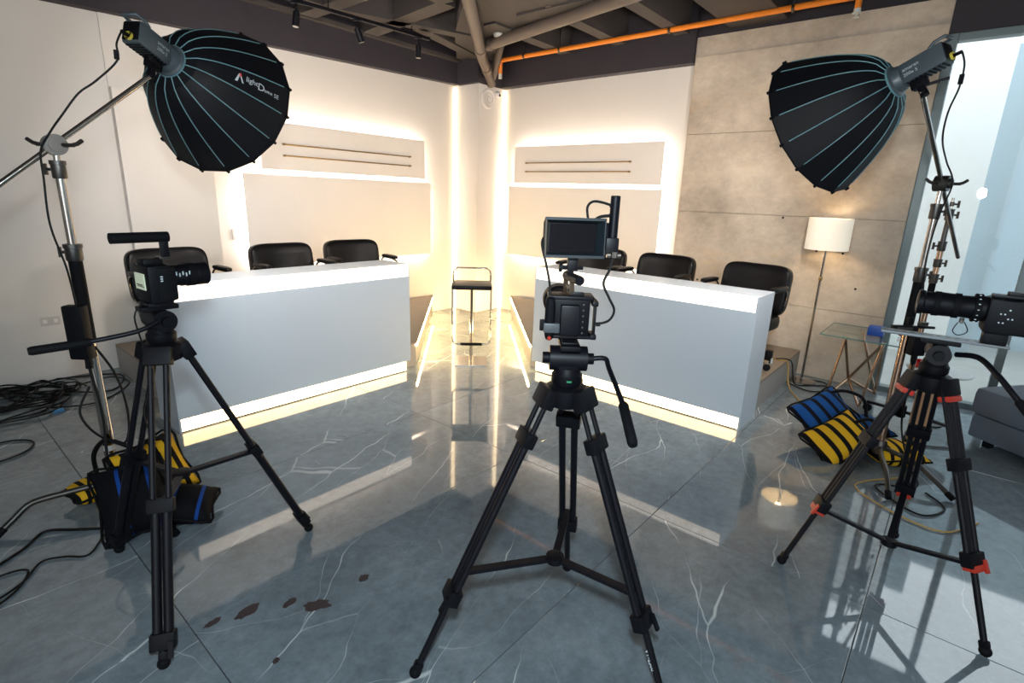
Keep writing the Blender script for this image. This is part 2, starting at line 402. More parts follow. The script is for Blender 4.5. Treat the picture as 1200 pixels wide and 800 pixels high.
YL, YF, XR, TOP = 5.90, 5.915, 6.15, 3.16      # left wall plane, far-left recess plane, right wall plane, white wall top
wl = struct(MB().bb((1.52, YL, 0), (5.62, YL + 0.2, 3.30)).build('wall_left', WHITE, None, ang=0))
wf = struct(MB().bb((-3.2, YF, 0), (1.52, YF + 0.185, 3.30)).build('wall_far_left', WHITE, None, ang=0))
wr = struct(MB().bb((XR, 2.64, 0), (XR + 0.2, 6.1, 3.30)).build('wall_right', WHITE, None, ang=0))
wc = struct(MB().bb((5.62, 5.44, 0), (6.15, 6.1, 3.30)).build('wall_corner', WHITE, None, ang=0))
# end board of the left wall
MB().bb((1.52, 5.83, 0.262), (2.28, 5.8995, 2.485), 0.004).build('panel', WHITE, wl, ang=0)
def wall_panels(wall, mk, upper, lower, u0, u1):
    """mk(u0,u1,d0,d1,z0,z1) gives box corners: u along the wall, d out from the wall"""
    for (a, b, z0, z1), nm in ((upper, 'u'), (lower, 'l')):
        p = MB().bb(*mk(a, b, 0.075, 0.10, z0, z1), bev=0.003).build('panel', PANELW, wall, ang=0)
        if nm == 'u':
            for z in (2.035, 2.150):
                r = MB().cyl(mk(u0, u0, .118, .118, z, z)[0], mk(u1, u1, .118, .118, z, z)[0], 0.0075, n=8)
                ro = r.build('rail', BRASS, p)
                for e in (u0 + .02, u1 - .02):
                    MB().cyl(mk(e, e, .095, .095, z, z)[0], mk(e, e, .130, .130, z, z)[0], 0.012, n=10).build('rail_bracket', BRASS, ro)
        s = MB(); t = 0.014; q = 0.065
        s.bb(*mk(a + q, b - q, 0.048, 0.066, z0 + q - t, z0 + q + t))
        s.bb(*mk(a + q, b - q, 0.048, 0.066, z1 - q - t, z1 - q + t))
        s.bb(*mk(a + q - t, a + q + t, 0.048, 0.066, z0 + q, z1 - q))
        s.bb(*mk(b - q - t, b - q + t, 0.048, 0.066, z0 + q, z1 - q))
        s.build('led_strip', LEDB, p, ang=0)
wall_panels(wl, lambda a, b, d, e, z0, z1: ((a, YL - d, z0), (b, YL - e, z1)), (2.75, 4.97, 1.885, 2.37), (2.55, 5.07, 0.87, 1.835), 2.98, 4.72)
wall_panels(wr, lambda a, b, d, e, z0, z1: ((XR - d, a, z0), (XR - e, b, z1)), (2.885, 5.13, 1.885, 2.37), (2.86, 5.22, 0.87, 1.835), 3.28, 4.92)
# light profiles standing in the two inner corners of the pillar
MB().bb((5.58, 5.86, 0.0), (5.618, YL, 3.13), 0.004).build('corner_light', LEDC, wl, ang=0)
MB().bb((6.11, 5.40, 0.0), (XR, 5.438, 3.13), 0.004).build('corner_light', LEDC, wr, ang=0)
# concrete slabs
cw = struct(MB().bb((6.07, 0.47, 0), (6.35, 2.64, 3.4)).build('wall_concrete', CONC, None, ang=0))
for z0, z1 in ((0, 0.708), (0.712, 1.603), (1.607, 2.423), (2.427, 3.20)):
    MB().bb((6.04, 0.47, z0), (6.10, 2.62, z1), 0.003).build('slab', CONC, cw, ang=0)
HOLE = mat('tie_hole', (24, 22, 20), 0.9)
for y, z in ((1.499, 1.584), (1.142, 1.279), (0.912, 1.275), (0.75, 0.95), (2.3, 0.85)):
    MB().cyl((6.036, y, z), (6.045, y, z), 0.011, n=10).build('tie_hole', HOLE, cw, ang=0)
struct(MB().bb((-3.2, -3.8, 0), (6.35, -3.6, 3.95)).build('wall_back_added', WHITE, None, ang=0))  # unseen wall, added to limit the daylight from behind the camera
struct(MB().bb((-3.4, -0.4, 0), (-3.2, 6.4, 3.95)).build('wall_daylight_block', WHITE, None, ang=0))  # unseen wall, added and sized to narrow the daylight opening
# window wall
win = struct(MB().bb((6.06, 0.40, 0.0), (6.16, 0.47, 3.12), 0.004).build('window_1', FRAMEM, None, ang=0))
for a, b in (((6.06, -3.6, 3.06), (6.16, 0.40, 3.12)), ((6.06, -3.6, 0.0), (6.16, 0.40, 0.05)), ((6.06, -0.43, 0.05), (6.16, -0.37, 3.06)), ((6.06, -2.2, 0.05), (6.16, -2.14, 3.06))):
    MB().bb(a, b, 0.004).build('window_frame', FRAMEM, win, ang=0)
for a, b in ((-0.37, 0.40), (-2.14, -0.43), (-3.6, -2.2)):
    MB().bb((6.105, a, 0.05), (6.115, b, 3.06)).build('pane', GLASS, win, ang=0)
struct(MB().bb((6.05, -3.6, 3.12), (6.35, 0.47, 3.5)).build('trim_1', DARKB, None, ang=0))
# outside: paved court, pale rendered walls
single(MB().bb((6.36, -8, -0.15), (14, 8, -0.03)), 'courtyard_paving', PAVE, 'grey paved courtyard outside the window', 'paving', ang=0)
t = thing('courtyard_wall', 'pale rendered courtyard wall outside the glass', 'wall', (8.2, 1.5, -0.03))
MB().bb((8.2, 0.0, -0.03), (8.45, 7.0, 3.85)).build('wall_face', OUTW, t, ang=0)
MB().bb((8.17, 0.0, 3.85), (8.48, 7.0, 3.90)).build('coping', OUTW, t, ang=0)
t = thing('courtyard_annex', 'rendered annex outside behind the sofa, shade put into its colour', 'building', (9.8, -3, -0.03))
MB().bb((9.4, -8.0, -0.03), (9.65, 0.0, 3.5)).build('wall_face', OUTSHADE, t, ang=0)
MB().bb((8.45, -0.25, -0.03), (9.65, 0.0, 3.5)).build('return_wall', OUTSHADE, t, ang=0)

# ------------------------------------------------------------------ ceiling
ce = struct(MB().bb((-3.2, -3.6, 3.95), (6.35, 6.4, 4.1)).build('ceiling', DARK, None, ang=0))
MB().add([(x, y, z) for x, zb in ((-3.2, 2.94), (5.8, 3.165)) for y in (5.80, 6.3) for z in (zb, 3.95)], [(0, 1, 3, 2), (4, 6, 7, 5), (0, 2, 6, 4), (1, 5, 7, 3), (0, 4, 5, 1), (2, 3, 7, 6)]).build('bulkhead', DARKB, ce, ang=0)
MB().bb((6.02, 2.64, 3.15), (6.35, 6.3, 3.95)).build('bulkhead', DARKB, ce, ang=0)
MB().bb((6.09, -3.6, 3.21), (6.35, 2.64, 3.95)).build('bulkhead', DARKB, ce, ang=0)
MB().bb((5.56, 5.40, 3.15), (6.03, 5.81, 3.95)).build('bulkhead', DARKB, ce, ang=0)
ZB = 3.44
for x0, x1, y0, y1 in ((3.24, 3.42, 4.2, 5.80), (2.30, 2.48, 4.2, 5.80), (1.3, 1.48, 3.2, 5.8),
                       (1.0, 3.9, 4.12, 4.30), (4.6, 6.02, 4.24, 4.40), (4.75, 6.02, 3.46, 3.62), (4.75, 6.02, 2.72, 2.88), (4.55, 4.75, 0.4, 3.9),
                       (3.6, 6.09, 1.75, 2.30), (3.6, 6.09, 0.55, 0.80)):
    MB().bb((x0, y0, ZB), (x1, y1, 3.95)).build('beam', DARK, ce, ang=0)
# slanting ribs of the lattice and the flat soffit that runs to the corner
for a, b, w in (((4.12, 5.80), (3.93, 4.25), 0.20), ((3.42, 5.34), (5.0, 4.80), 0.16), ((4.3, 5.10), (5.56, 5.46), 0.15), ((2.48, 5.30), (3.24, 5.36), 0.14)):
    MB().bar((*a, ZB + 0.256), (*b, ZB + 0.256), w, 0.508).build('beam', DARK, ce, ang=0)
MB().bb((-3.2, 5.73, 3.425), (5.56, 5.80, 3.47)).build('bulkhead_lip', DARK, ce, ang=0)
MB().prism([(3.2, 3.1), (4.6, 2.6), (5.1, 4.6), (5.85, 5.4), (5.5, 5.75), (4.7, 4.95)], ZB + 0.02, 3.95).build('soffit', DARK, ce, ang=0)

def pipe(pts, r, label, m=PIPEG, name='ceiling_pipe', joints=()):
    t = thing(name, label, 'pipe', pts[0])
    p = MB().tube(pts, r, n=14).build('pipe_run', m, t, ang=50)
    for a, b in joints: MB().cyl(a, b, r * 1.14, n=14).build('coupling', m, t)
    return t
pipe([(3.0, 3.15, 3.36), (5.0, 4.83, 3.36), (5.3, 5.08, 3.34), (5.75, 5.36, 3.22), (5.82, 5.40, 3.16)], 0.062, 'grey ceiling pipe running diagonally into the corner beside the round vent', joints=(((5.0, 4.83, 3.36), (5.08, 4.90, 3.356)), ((5.5, 5.2, 3.29), (5.56, 5.24, 3.275))))
pipe([(5.06, 4.78, 3.40), (4.55, 2.5, 3.40), (4.3, 1.3, 3.40)], 0.062, 'grey ceiling pipe branching from the diagonal pipe along the beams', joints=(((5.05, 4.72, 3.40), (5.035, 4.66, 3.40)),))
pipe([(5.5, 4.95, 3.95), (5.55, 5.0, 3.55), (5.72, 5.25, 3.30), (5.80, 5.36, 3.24)], 0.05, 'grey drop pipe behind the orange conduit elbow')
pipe([(4.55, 3.50, 3.95), (4.55, 3.50, 3.45)], 0.03, 'short vertical grey pipe stub above the branch pipe')
t = thing('orange_conduit', 'orange conduit hung from the ceiling along the right wall', 'pipe', (5.72, 5.14, 3.2))
MB().tube([(5.72, 5.15, 3.25), (5.72, 5.15, 3.38), (5.72, 5.135, 3.405), (5.72, 5.10, 3.41), (5.72, 1.2, 3.425), (5.72, 0.2, 3.425)], 0.026, n=12).build('conduit', ORANGE, t, ang=50)
MB().cyl((5.72, 5.15, 3.19), (5.72, 5.15, 3.26), 0.024, n=12).build('fitting', mat('white_fitting', (205, 205, 200), 0.4), t)
for y in (4.75, 4.20, 2.80, 1.62):
    mb = MB().cyl((5.72, y, 3.44), (5.72, y, 3.95), 0.007, n=6)
    mb.lathe([(0.034, -0.012), (0.034, 0.012)], frame((5.72, y, 3.415), (0, 1, 0)), n=14)
    mb.build('hanger', STEEL, t)
t = thing('sprinkler_head', 'white sprinkler head on an orange drop near the concrete wall', 'sprinkler', (5.6, 1.08, 3.22))
MB().cyl((5.6, 1.085, 3.285), (5.6, 1.085, 3.95), 0.024, n=12).build('drop_pipe', ORANGE, t)
MB().lathe([(0.012, 0.0), (0.024, 0.004), (0.024, 0.008), (0.010, 0.014), (0.010, 0.03), (0.034, 0.034), (0.034, 0.042), (0.026, 0.045), (0.026, 0.07)], Matrix.Translation((5.6, 1.085, 3.225)), n=14).build('head', mat('white_fitting', (205, 205, 200), 0.4), t)
single(MB().lathe([(0.03, -0.035), (0.05, -0.03), (0.06, -0.01), (0.06, 0.0)], Matrix.Translation((4.95, 4.50, ZB + 0.02)), n=18), 'smoke_detector', mat('white_fitting', (205, 205, 200), 0.4), 'small white smoke detector on the flat dark soffit', 'detector')
# track with spots
t = thing('light_track', 'thin black lighting track under the ceiling beams', 'track', (2.6, 4.98, 3.25))
d0, d1 = V((2.0, 5.20, 3.36)), V((4.40, 5.04, 3.36))
MB().bar(d0, d1, 0.035, 0.03).build('rail', BLACKM, t, ang=0)
for q in (0.12, 0.5, 0.9):
    p = d0.lerp(d1, q); MB().cyl(p, p + V((0, 0, 0.10)), 0.006, n=6).build('hanger', BLACKM, t)
for x, y, tl, lab in ((2.87, 5.13, (-0.12, 0.05, -1), 'black track spotlight at the softbox end of the ceiling track'), (3.50, 5.09, (0.35, -0.1, -1), 'tilted black track spotlight with pale lens, middle of the ceiling track'), (4.25, 5.05, (0, 0.05, -1), 'black track spotlight hanging straight at the pipe end of the track')):
    t = thing('track_spotlight', lab, 'spotlight', (x, y, 3.1))
    a = V((x, y, 3.345)); d = V(tl).normalized(); c = a - V((0, 0, 0.10))
    MB().bar(a + V((0, 0, -0.012)), a + V((0, 0, 0.0)), 0.03, 0.09).build('adapter', BLACKM, t, ang=0)
    MB().cyl(a, c, 0.009, n=8).build('stem', BLACKM, t)
    MB().lathe([(0.02, 0), (0.032, 0.012), (0.032, 0.13), (0.028, 0.135)], frame(c - d * 0.03, d), n=16).build('housing', BLACKM, t)
    MB().lathe([(0.027, 0), (0.027, 0.004)], frame(c + d * 0.103, d), n=16).build('lens', mat('spot_lens', (190, 186, 178), 0.2), t)
# round vent and small dome camera in the corner
t = thing('wall_vent', 'round white vent with a spiral cover high on the corner pillar', 'vent', (5.80, 5.44, 2.86))
MB().lathe([(0.13, 0), (0.13, 0.012), (0.118, 0.022), (0.105, 0.016), (0.0, 0.03)], frame((5.80, 5.44, 2.98), (0, -1, 0)), n=32, cap=False).build('cover', PANELW, t)
sp = [(5.80 + (0.02 + 0.075 * k / 26) * math.cos(0.42 * k), 5.410, 2.98 + (0.02 + 0.075 * k / 26) * math.sin(0.42 * k)) for k in range(27)]
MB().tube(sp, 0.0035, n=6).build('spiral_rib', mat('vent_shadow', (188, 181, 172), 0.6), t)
t = thing('dome_camera', 'tiny white security camera with a black lens under the dark beam', 'camera', (5.98, 5.43, 3.02))
MB().lathe([(0.045, 0), (0.045, 0.03), (0.03, 0.05), (0.0, 0.055)], frame((5.99, 5.44, 3.06), (0, -1, -0.2)), n=18, cap=False).build('housing', PANELW, t)
MB().ell((5.985, 5.388, 3.05), (0.014, 0.014, 0.02)).build('lens', SCREEN, t)
# outlets
PLATE = mat('outlet_plate', (196, 190, 184), 0.5, var=0.02)
for x, y, z, w, h, lab in ((0.84, YF, 0.52, 0.13, 0.075, 'double white socket plate low on the bare wall behind the light stand'), (2.44, YL, 1.21, 0.05, 0.11, 'narrow white switch plate on the bright gap beside the wall panel')):
    t = thing('wall_socket', lab, 'socket', (x, y, z - h / 2))
    MB().bb((x - w / 2, y - 0.010, z - h / 2), (x + w / 2, y - 0.0005, z + h / 2), 0.003).build('plate', PLATE, t)
    for s in ((-0.28, 0.28) if w > 0.1 else (0,)):
        MB().bb((x + s * w - 0.014, y - 0.0125, z - 0.016), (x + s * w + 0.014, y - 0.009, z + 0.016), 0.002).build('socket_face', PANELW, t)

# ------------------------------------------------------------------ platforms
PH = 0.255
def platform(poly, diag, label):
    t = thing('platform', label, 'platform', (*poly[0], 0))
    MB().prism(poly, 0.001, PH - 0.025).build('riser', GREYRISE, t, ang=0)
    a, b = V((*diag[0], 0)), V((*diag[1], 0)); n = V((b - a).to_tuple()).cross(V((0, 0, 1))).normalized() * diag[2]
    def near(p): return (V((*p, 0)) - a).length < 0.1 or (V((*p, 0)) - b).length < 0.12
    top = [(p[0] + n.x * 0.012, p[1] + n.y * 0.012) if near(p) else p for p in poly]
    MB().prism(top, PH - 0.025, PH).build('top_board', WOODTOP, t, ang=0)
    z = V((0, 0, PH - 0.038))
    MB().bar(a + z + n * 0.007, b + z + n * 0.007, 0.013, 0.024).build('edge_light', LEDA, t, ang=0)
platform([(1.25, 4.38), (3.21, 4.38), (3.21, 4.06), (3.34, 4.06), (5.16, 5.88), (2.29, 5.88), (2.29, 5.825), (1.25, 5.825)], ((3.34, 4.06), (5.12, 5.84), 1), 'low wooden platform with a lit edge behind the desk by the black cable heap')
platform([(4.49, 1.12), (6.035, 1.12), (6.035, 5.095), (4.17, 3.23), (4.17, 3.15), (4.49, 3.15)], ((4.17, 3.23), (6.03, 5.09), -1), 'low wooden platform with a lit edge in front of the concrete wall')

# ------------------------------------------------------------------ desks
def desk(mp, W, label):
    D, Hh = 0.40, 1.05
    t = thing('reception_desk', label, 'desk', (*mp(W / 2, D / 2), 0), group='white lit desks')
    def B(a, b, bev=0.0):
        p, q = mp(a[0], a[1]), mp(b[0], b[1]); return MB().bb((p[0], p[1], a[2]), (q[0], q[1], b[2]), bev)
    B((0.012, 0.0, 0.102), (W - 0.012, 0.02, 0.935), 0.002).build('front_panel', LAQ, t, ang=0)
    for a, b, z0 in ((0, 0.012, 0.0), (W - 0.012, W, 0.101)):
        B((a, 0.0, z0), (b, D, Hh)).build('side_panel', LAQ, t, ang=0)
    B((0.012, 0.03, Hh - 0.018), (W - 0.012, D, Hh)).build('top', LAQ, t, ang=0)
    B((0.012, 0.0, 0.937), (W - 0.012, 0.03, Hh)).build('upper_light_box', LEDW, t, ang=0)
    B((0.012, 0.002, 0.012), (W - 0.055, D - 0.05, 0.100)).build('lower_light_box', LEDL, t, ang=0)
    B((0.012, 0.012, 0.0), (W - 0.065, D - 0.06, 0.012)).build('plinth', RUBBER, t, ang=0)
    B((0.012, 0.03, 0.70), (W - 0.012, D - 0.02, 0.72)).build('inner_shelf', LAQ, t, ang=0)
    return t
desk(lambda x, y: (1.14 + x, 3.97 + y), 2.06, 'white desk with glowing strips, beside the cable heap and yellow sandbag')
desk(lambda x, y: (4.075 + y, 1.08 + x), 2.06, 'white desk with glowing strips, in front of the concrete wall and floor lamp')

# ------------------------------------------------------------------ chairs behind the desks
def chair(x, y, rz, label, grp):
    t = thing('executive_chair', label, 'chair', (x, y, PH), rz, grp)
    def dent(q):
        for cx in (-0.13, 0.0, 0.13):
            r2 = ((q.x - cx) / 0.05) ** 2 + ((q.z + 0.03) / 0.045) ** 2
            if q.y < 0: q = q + V((0, 0.03 * math.exp(-r2), 0))
        q.y += 0.10 * (q.x / 0.3) ** 2 * -0.55
        return q
    tilt = Matrix.Translation((0, 0.25, 0.70)) @ Matrix.Rotation(math.radians(-9), 4, 'X')
    MB().ell((0, 0, 0), (0.305, 0.075, 0.228), 0.36, 0.36, tilt, dent, nu=36, nv=22).build('backrest', LEATHER, t, local=True, ang=60)
    MB().ell((0, 0.012, 0.0), (0.285, 0.045, 0.205), 0.3, 0.35, tilt @ Matrix.Translation((0, 0.030, 0)), lambda q: q + V((0, -0.055 * (q.x / 0.3) ** 2, 0)), nu=28, nv=12).build('back_shell', BLACK, t, local=True, ang=60)
    MB().ell((0, -0.03, 0.44), (0.29, 0.27, 0.075), 0.4, 0.35, None, None, nu=28, nv=12).build('seat', LEATHER, t, local=True, ang=60)
    for s in (-1, 1):
        a = MB().tube([(s * 0.28, 0.17, 0.52), (s * 0.315, 0.15, 0.68), (s * 0.315, 0.06, 0.745), (s * 0.315, -0.16, 0.735), (s * 0.31, -0.20, 0.68), (s * 0.27, -0.17, 0.42)], 0.009, n=8, sub=5).build('arm_frame', CHROME, t, local=True, ang=60)
        MB().ell((s * 0.315, -0.05, 0.763), (0.034, 0.14, 0.022), 0.6, 0.5, None, None, nu=18, nv=10).build('arm_pad', LEATHER, a, local=True, ang=60)
    MB().cyl((0, 0, 0.09), (0, 0, 0.38), 0.028, n=14).build('column', CHROME, t, local=True)
    for k in range(5):
        a = k * 2 * PI / 5 + 0.3; c, s_ = math.cos(a), math.sin(a)
        l = MB().bar((0.02 * c, 0.02 * s_, 0.11), (0.29 * c, 0.29 * s_, 0.075), 0.045, 0.025).build('base_leg', CHROME, t, local=True, ang=0)
        MB().cyl((0.28 * c - 0.015 * s_, 0.28 * s_ + 0.015 * c, 0.032), (0.28 * c + 0.015 * s_, 0.28 * s_ - 0.015 * c, 0.032), 0.031, n=14).build('caster', BLACK, l, local=True)
    return t
GL, GR = 'black chairs behind the desk by the cable heap', 'black chairs behind the desk by the concrete wall'
chair(1.55, 4.86, 0.05, 'black leather armchair behind the desk, partly hidden by the camera with a top handle', GL)
chair(2.51, 4.84, 0.0, 'black leather armchair, middle one behind the desk by the cable heap', GL)
chair(3.29, 4.88, -0.12, 'black leather armchair behind the desk, nearest the chrome bar stool and lit pillar', GL)
chair(4.95, 3.07, -PI / 2 + 0.05, 'black leather armchair partly hidden behind the camera monitor and its cable', GR)
chair(4.96, 2.32, -PI / 2 - 0.05, 'black leather armchair, middle one behind the desk by the concrete wall', GR)
chair(4.96, 1.45, -PI / 2 - 0.12, 'black leather armchair at the desk end near the floor lamp', GR)

# ------------------------------------------------------------------ bar stool
t = thing('bar_stool', 'chrome bar stool with black seat and low back rail between the desks', 'stool', (3.83, 3.76, 0), math.radians(44.5 - 90))
MB().box((0, 0, 0.006), (0.33, 0.33, 0.012), None, 0.003).build('base_plate', CHROME, t, local=True, ang=0)
MB().cyl((0, 0, 0.012), (0, 0, 0.46), 0.019, n=14).build('column', CHROME, t, local=True)
MB().cyl((0, 0, 0.46), (0, 0, 0.79), 0.013, n=12).build('piston', STEEL, t, local=True)
MB().box((0, 0, 0.815), (0.40, 0.36, 0.045), None, 0.012).build('seat', LEATHER, t, local=True)
MB().tube([(-0.19, -0.17, 0.80), (-0.19, -0.185, 0.33), (-0.185, -0.19, 0.27), (-0.155, -0.19, 0.245), (0.155, -0.19, 0.245), (0.185, -0.19, 0.27), (0.19, -0.185, 0.33), (0.19, -0.17, 0.80)], 0.0095, n=8).build('footrest_loop', CHROME, t, local=True, ang=60)
MB().box((0, -0.19, 0.245), (0.22, 0.026, 0.026), None, 0.006).build('foot_grip', RUBBER, t, local=True)
MB().tube([(-0.19, 0.10, 0.80), (-0.195, 0.17, 0.88), (-0.19, 0.18, 0.935), (-0.15, 0.18, 0.965), (0.15, 0.18, 0.965), (0.19, 0.18, 0.935), (0.195, 0.17, 0.88), (0.19, 0.10, 0.80)], 0.0095, n=8).build('back_rail', CHROME, t, local=True, ang=60)

# ------------------------------------------------------------------ floor lamp
t = thing('floor_lamp', 'lit floor lamp with white drum shade on a thin chrome pole', 'lamp', (5.80, 1.02, 0))
lx, ly = 5.80, 1.02
MB().lathe([(0.13, 0), (0.13, 0.012), (0.02, 0.022), (0.012, 0.04)], Matrix.Translation((lx, ly, 0)), n=28).build('base', CHROME, t)
MB().cyl((lx, ly, 0.03), (lx, ly, 1.52), 0.011, n=10).build('pole', CHROME, t)
MB().cyl((lx + 0.02, ly, 0.5), (lx + 0.02, ly, 1.28), 0.006, n=8).build('pull_rod', CHROME, t)
MB().lathe([(0.014, 0), (0.018, 0.01), (0.018, 0.03), (0.014, 0.04)], Matrix.Translation((lx, ly, 1.02)), n=14).build('joint', BRASS, t)
n = 40; sh = MB()
sh.lathe([(0.185, 1.315), (0.185, 1.605), (0.180, 1.605), (0.180, 1.315), (0.185, 1.315)], Matrix.Translation((lx, ly, 0)), n=n, cap=False)
so = sh.build('shade', SHADE, t, ang=50)
for k in range(3):
    a = k * 2 * PI / 3; MB().cyl((lx, ly, 1.34), (lx + 0.18 * math.cos(a), ly + 0.18 * math.sin(a), 1.33), 0.003, n=6).build('shade_wire', STEEL, so)
MB().ell((lx, ly, 1.45), (0.04, 0.04, 0.06)).build('bulb', BULB, t, ang=60)

# ------------------------------------------------------------------ lounge corner: glass table, sofa, round table
t = thing('glass_side_table', 'clear glass table on a faceted copper wire base by the concrete wall', 'table', (5.6, 0.5, 0))
MB().prism([(5.33, 0.86), (5.33, 0.13), (5.98, 0.13), (5.98, 0.86)], 0.600, 0.610).build('glass_top', GLASS, t, ang=0)
EDGE = mat('green_glass_edge', (92, 128, 122), 0.15, var=0.05)
for p, q in (((5.33, 0.13), (5.33, 0.86)), ((5.98, 0.13), (5.98, 0.86)), ((5.33, 0.13), (5.98, 0.13)), ((5.33, 0.86), (5.98, 0.86))):
    MB().bar((*p, 0.605), (*q, 0.605), 0.003, 0.0105).build('glass_edge', EDGE, t, ang=0)
A, B_, A1, A2, MID = V((5.42, 0.735, 0.012)), V((5.36, 0.46, 0.012)), V((5.42, 0.67, 0.588)), V((5.45, 0.39, 0.588)), V((5.72, 0.62, 0.15))
D_, D1 = V((5.88, 0.40, 0.012)), V((5.88, 0.60, 0.588))
for p, q in ((A, A1), (A1, MID), (A, MID), (MID, B_), (B_, A2), (MID, A2), (MID, D_), (D_, D1), (D_, A2)):
    MB().cyl(p, q, 0.011, n=10).build('base_rod', COPPER, t)
for p in (A1, A2, D1):
    MB().cyl(p, p + V((0, 0, 0.013)), 0.02, n=12).build('glass_pad', CHROME, t)
t = thing('sofa', 'long grey fabric sofa by the window behind the round table', 'sofa', (5.5, -0.6, 0))
u = V((-0.60, -0.80, 0)); w = V((0.80, -0.60, 0)); o = V((5.13, -0.26, 0))
def sbox(a0, a1, d0, d1, z0, z1, bev):
    M = Matrix.Identity(4)
    for i in range(3): M[i][0], M[i][1], M[i][2], M[i][3] = u[i], w[i], (0, 0, 1)[i], o[i]
    return MB().box(((a0 + a1) / 2, (d0 + d1) / 2, (z0 + z1) / 2), (a1 - a0, d1 - d0, z1 - z0), M, bev)
sbox(0.0, 1.9, 0.02, 0.72, 0.06, 0.24, 0.02).build('base', FABRIC, t, ang=50)
sbox(-0.02, 0.95, 0.0, 0.72, 0.24, 0.45, 0.05).build('seat_cushion', FABRIC, t, ang=50)
sbox(0.95, 1.92, 0.0, 0.72, 0.24, 0.45, 0.05).build('seat_cushion', FABRIC, t, ang=50)
sbox(0.0, 1.92, 0.54, 0.74, 0.45, 0.66, 0.05).build('backrest', FABRIC, t, ang=50)
sbox(0.28, 0.66, 0.48, 0.60, 0.46, 0.86, 0.05).build('cushion', FABRICD, t, ang=50)
for a in (0.08, 1.8):
    for d in (0.08, 0.60): sbox(a, a + 0.05, d, d + 0.05, 0.0, 0.06, 0.0).build('leg', BLACK, t, ang=0)
t = thing('round_side_table', 'low round white side table beside the grey sofa', 'table', (5.45, 0.0, 0))
MB().lathe([(0.19, 0.44), (0.215, 0.445), (0.22, 0.455), (0.215, 0.462), (0, 0.462)], Matrix.Translation((5.40, -0.02, 0)), n=36, cap=False).build('top', mat('white_table_lacquer', (214, 218, 220), 0.3, var=0.02), t)
MB().cyl((5.40, -0.02, 0.02), (5.40, -0.02, 0.45), 0.018, n=12).build('column', STEEL, t)
MB().lathe([(0.11, 0), (0.11, 0.012), (0.02, 0.022)], Matrix.Translation((5.40, -0.02, 0)), n=24).build('foot', STEEL, t)
def dish(x, y, z, r, label):
    o = MB().lathe([(r * 0.8, 0), (r, 0.01), (r * 1.02, 0.045), (r * 0.94, 0.045), (r * 0.88, 0.014), (0, 0.012)], Matrix.Translation((x, y, z)), n=32, cap=False)
    single(o, 'glass_dish', REDG, label, 'dish', ang=40)
dish(5.40, 0.10, 0.463, 0.075, 'red glass dish on the round white side table')
dish(5.80, 0.24, 0.611, 0.085, 'red glass dish on the clear glass table')
single(MB().bb((5.60, 0.42, 0.611), (5.72, 0.54, 0.69), 0.008), 'small_box', BLUEP, 'small blue box standing on the clear glass table', 'box')
single(MB().ell((5.44, 0.22, 0.650), (0.04, 0.04, 0.039)), 'green_ball', GREEN, 'small yellow-green ball on the clear glass table', 'ball', ang=60)
t = thing('plywood_stool', 'tan plywood block stool standing between tripod legs and sofa', 'stool', (4.72, 0.02, 0))
MB().box((4.72, 0.02, 0.275), (0.20, 0.12, 0.39), None, 0.02).build('body', TAN, t)
MB().box((4.72, 0.02, 0.04), (0.22, 0.14, 0.08), None, 0.006).build('foot', BLACK, t)

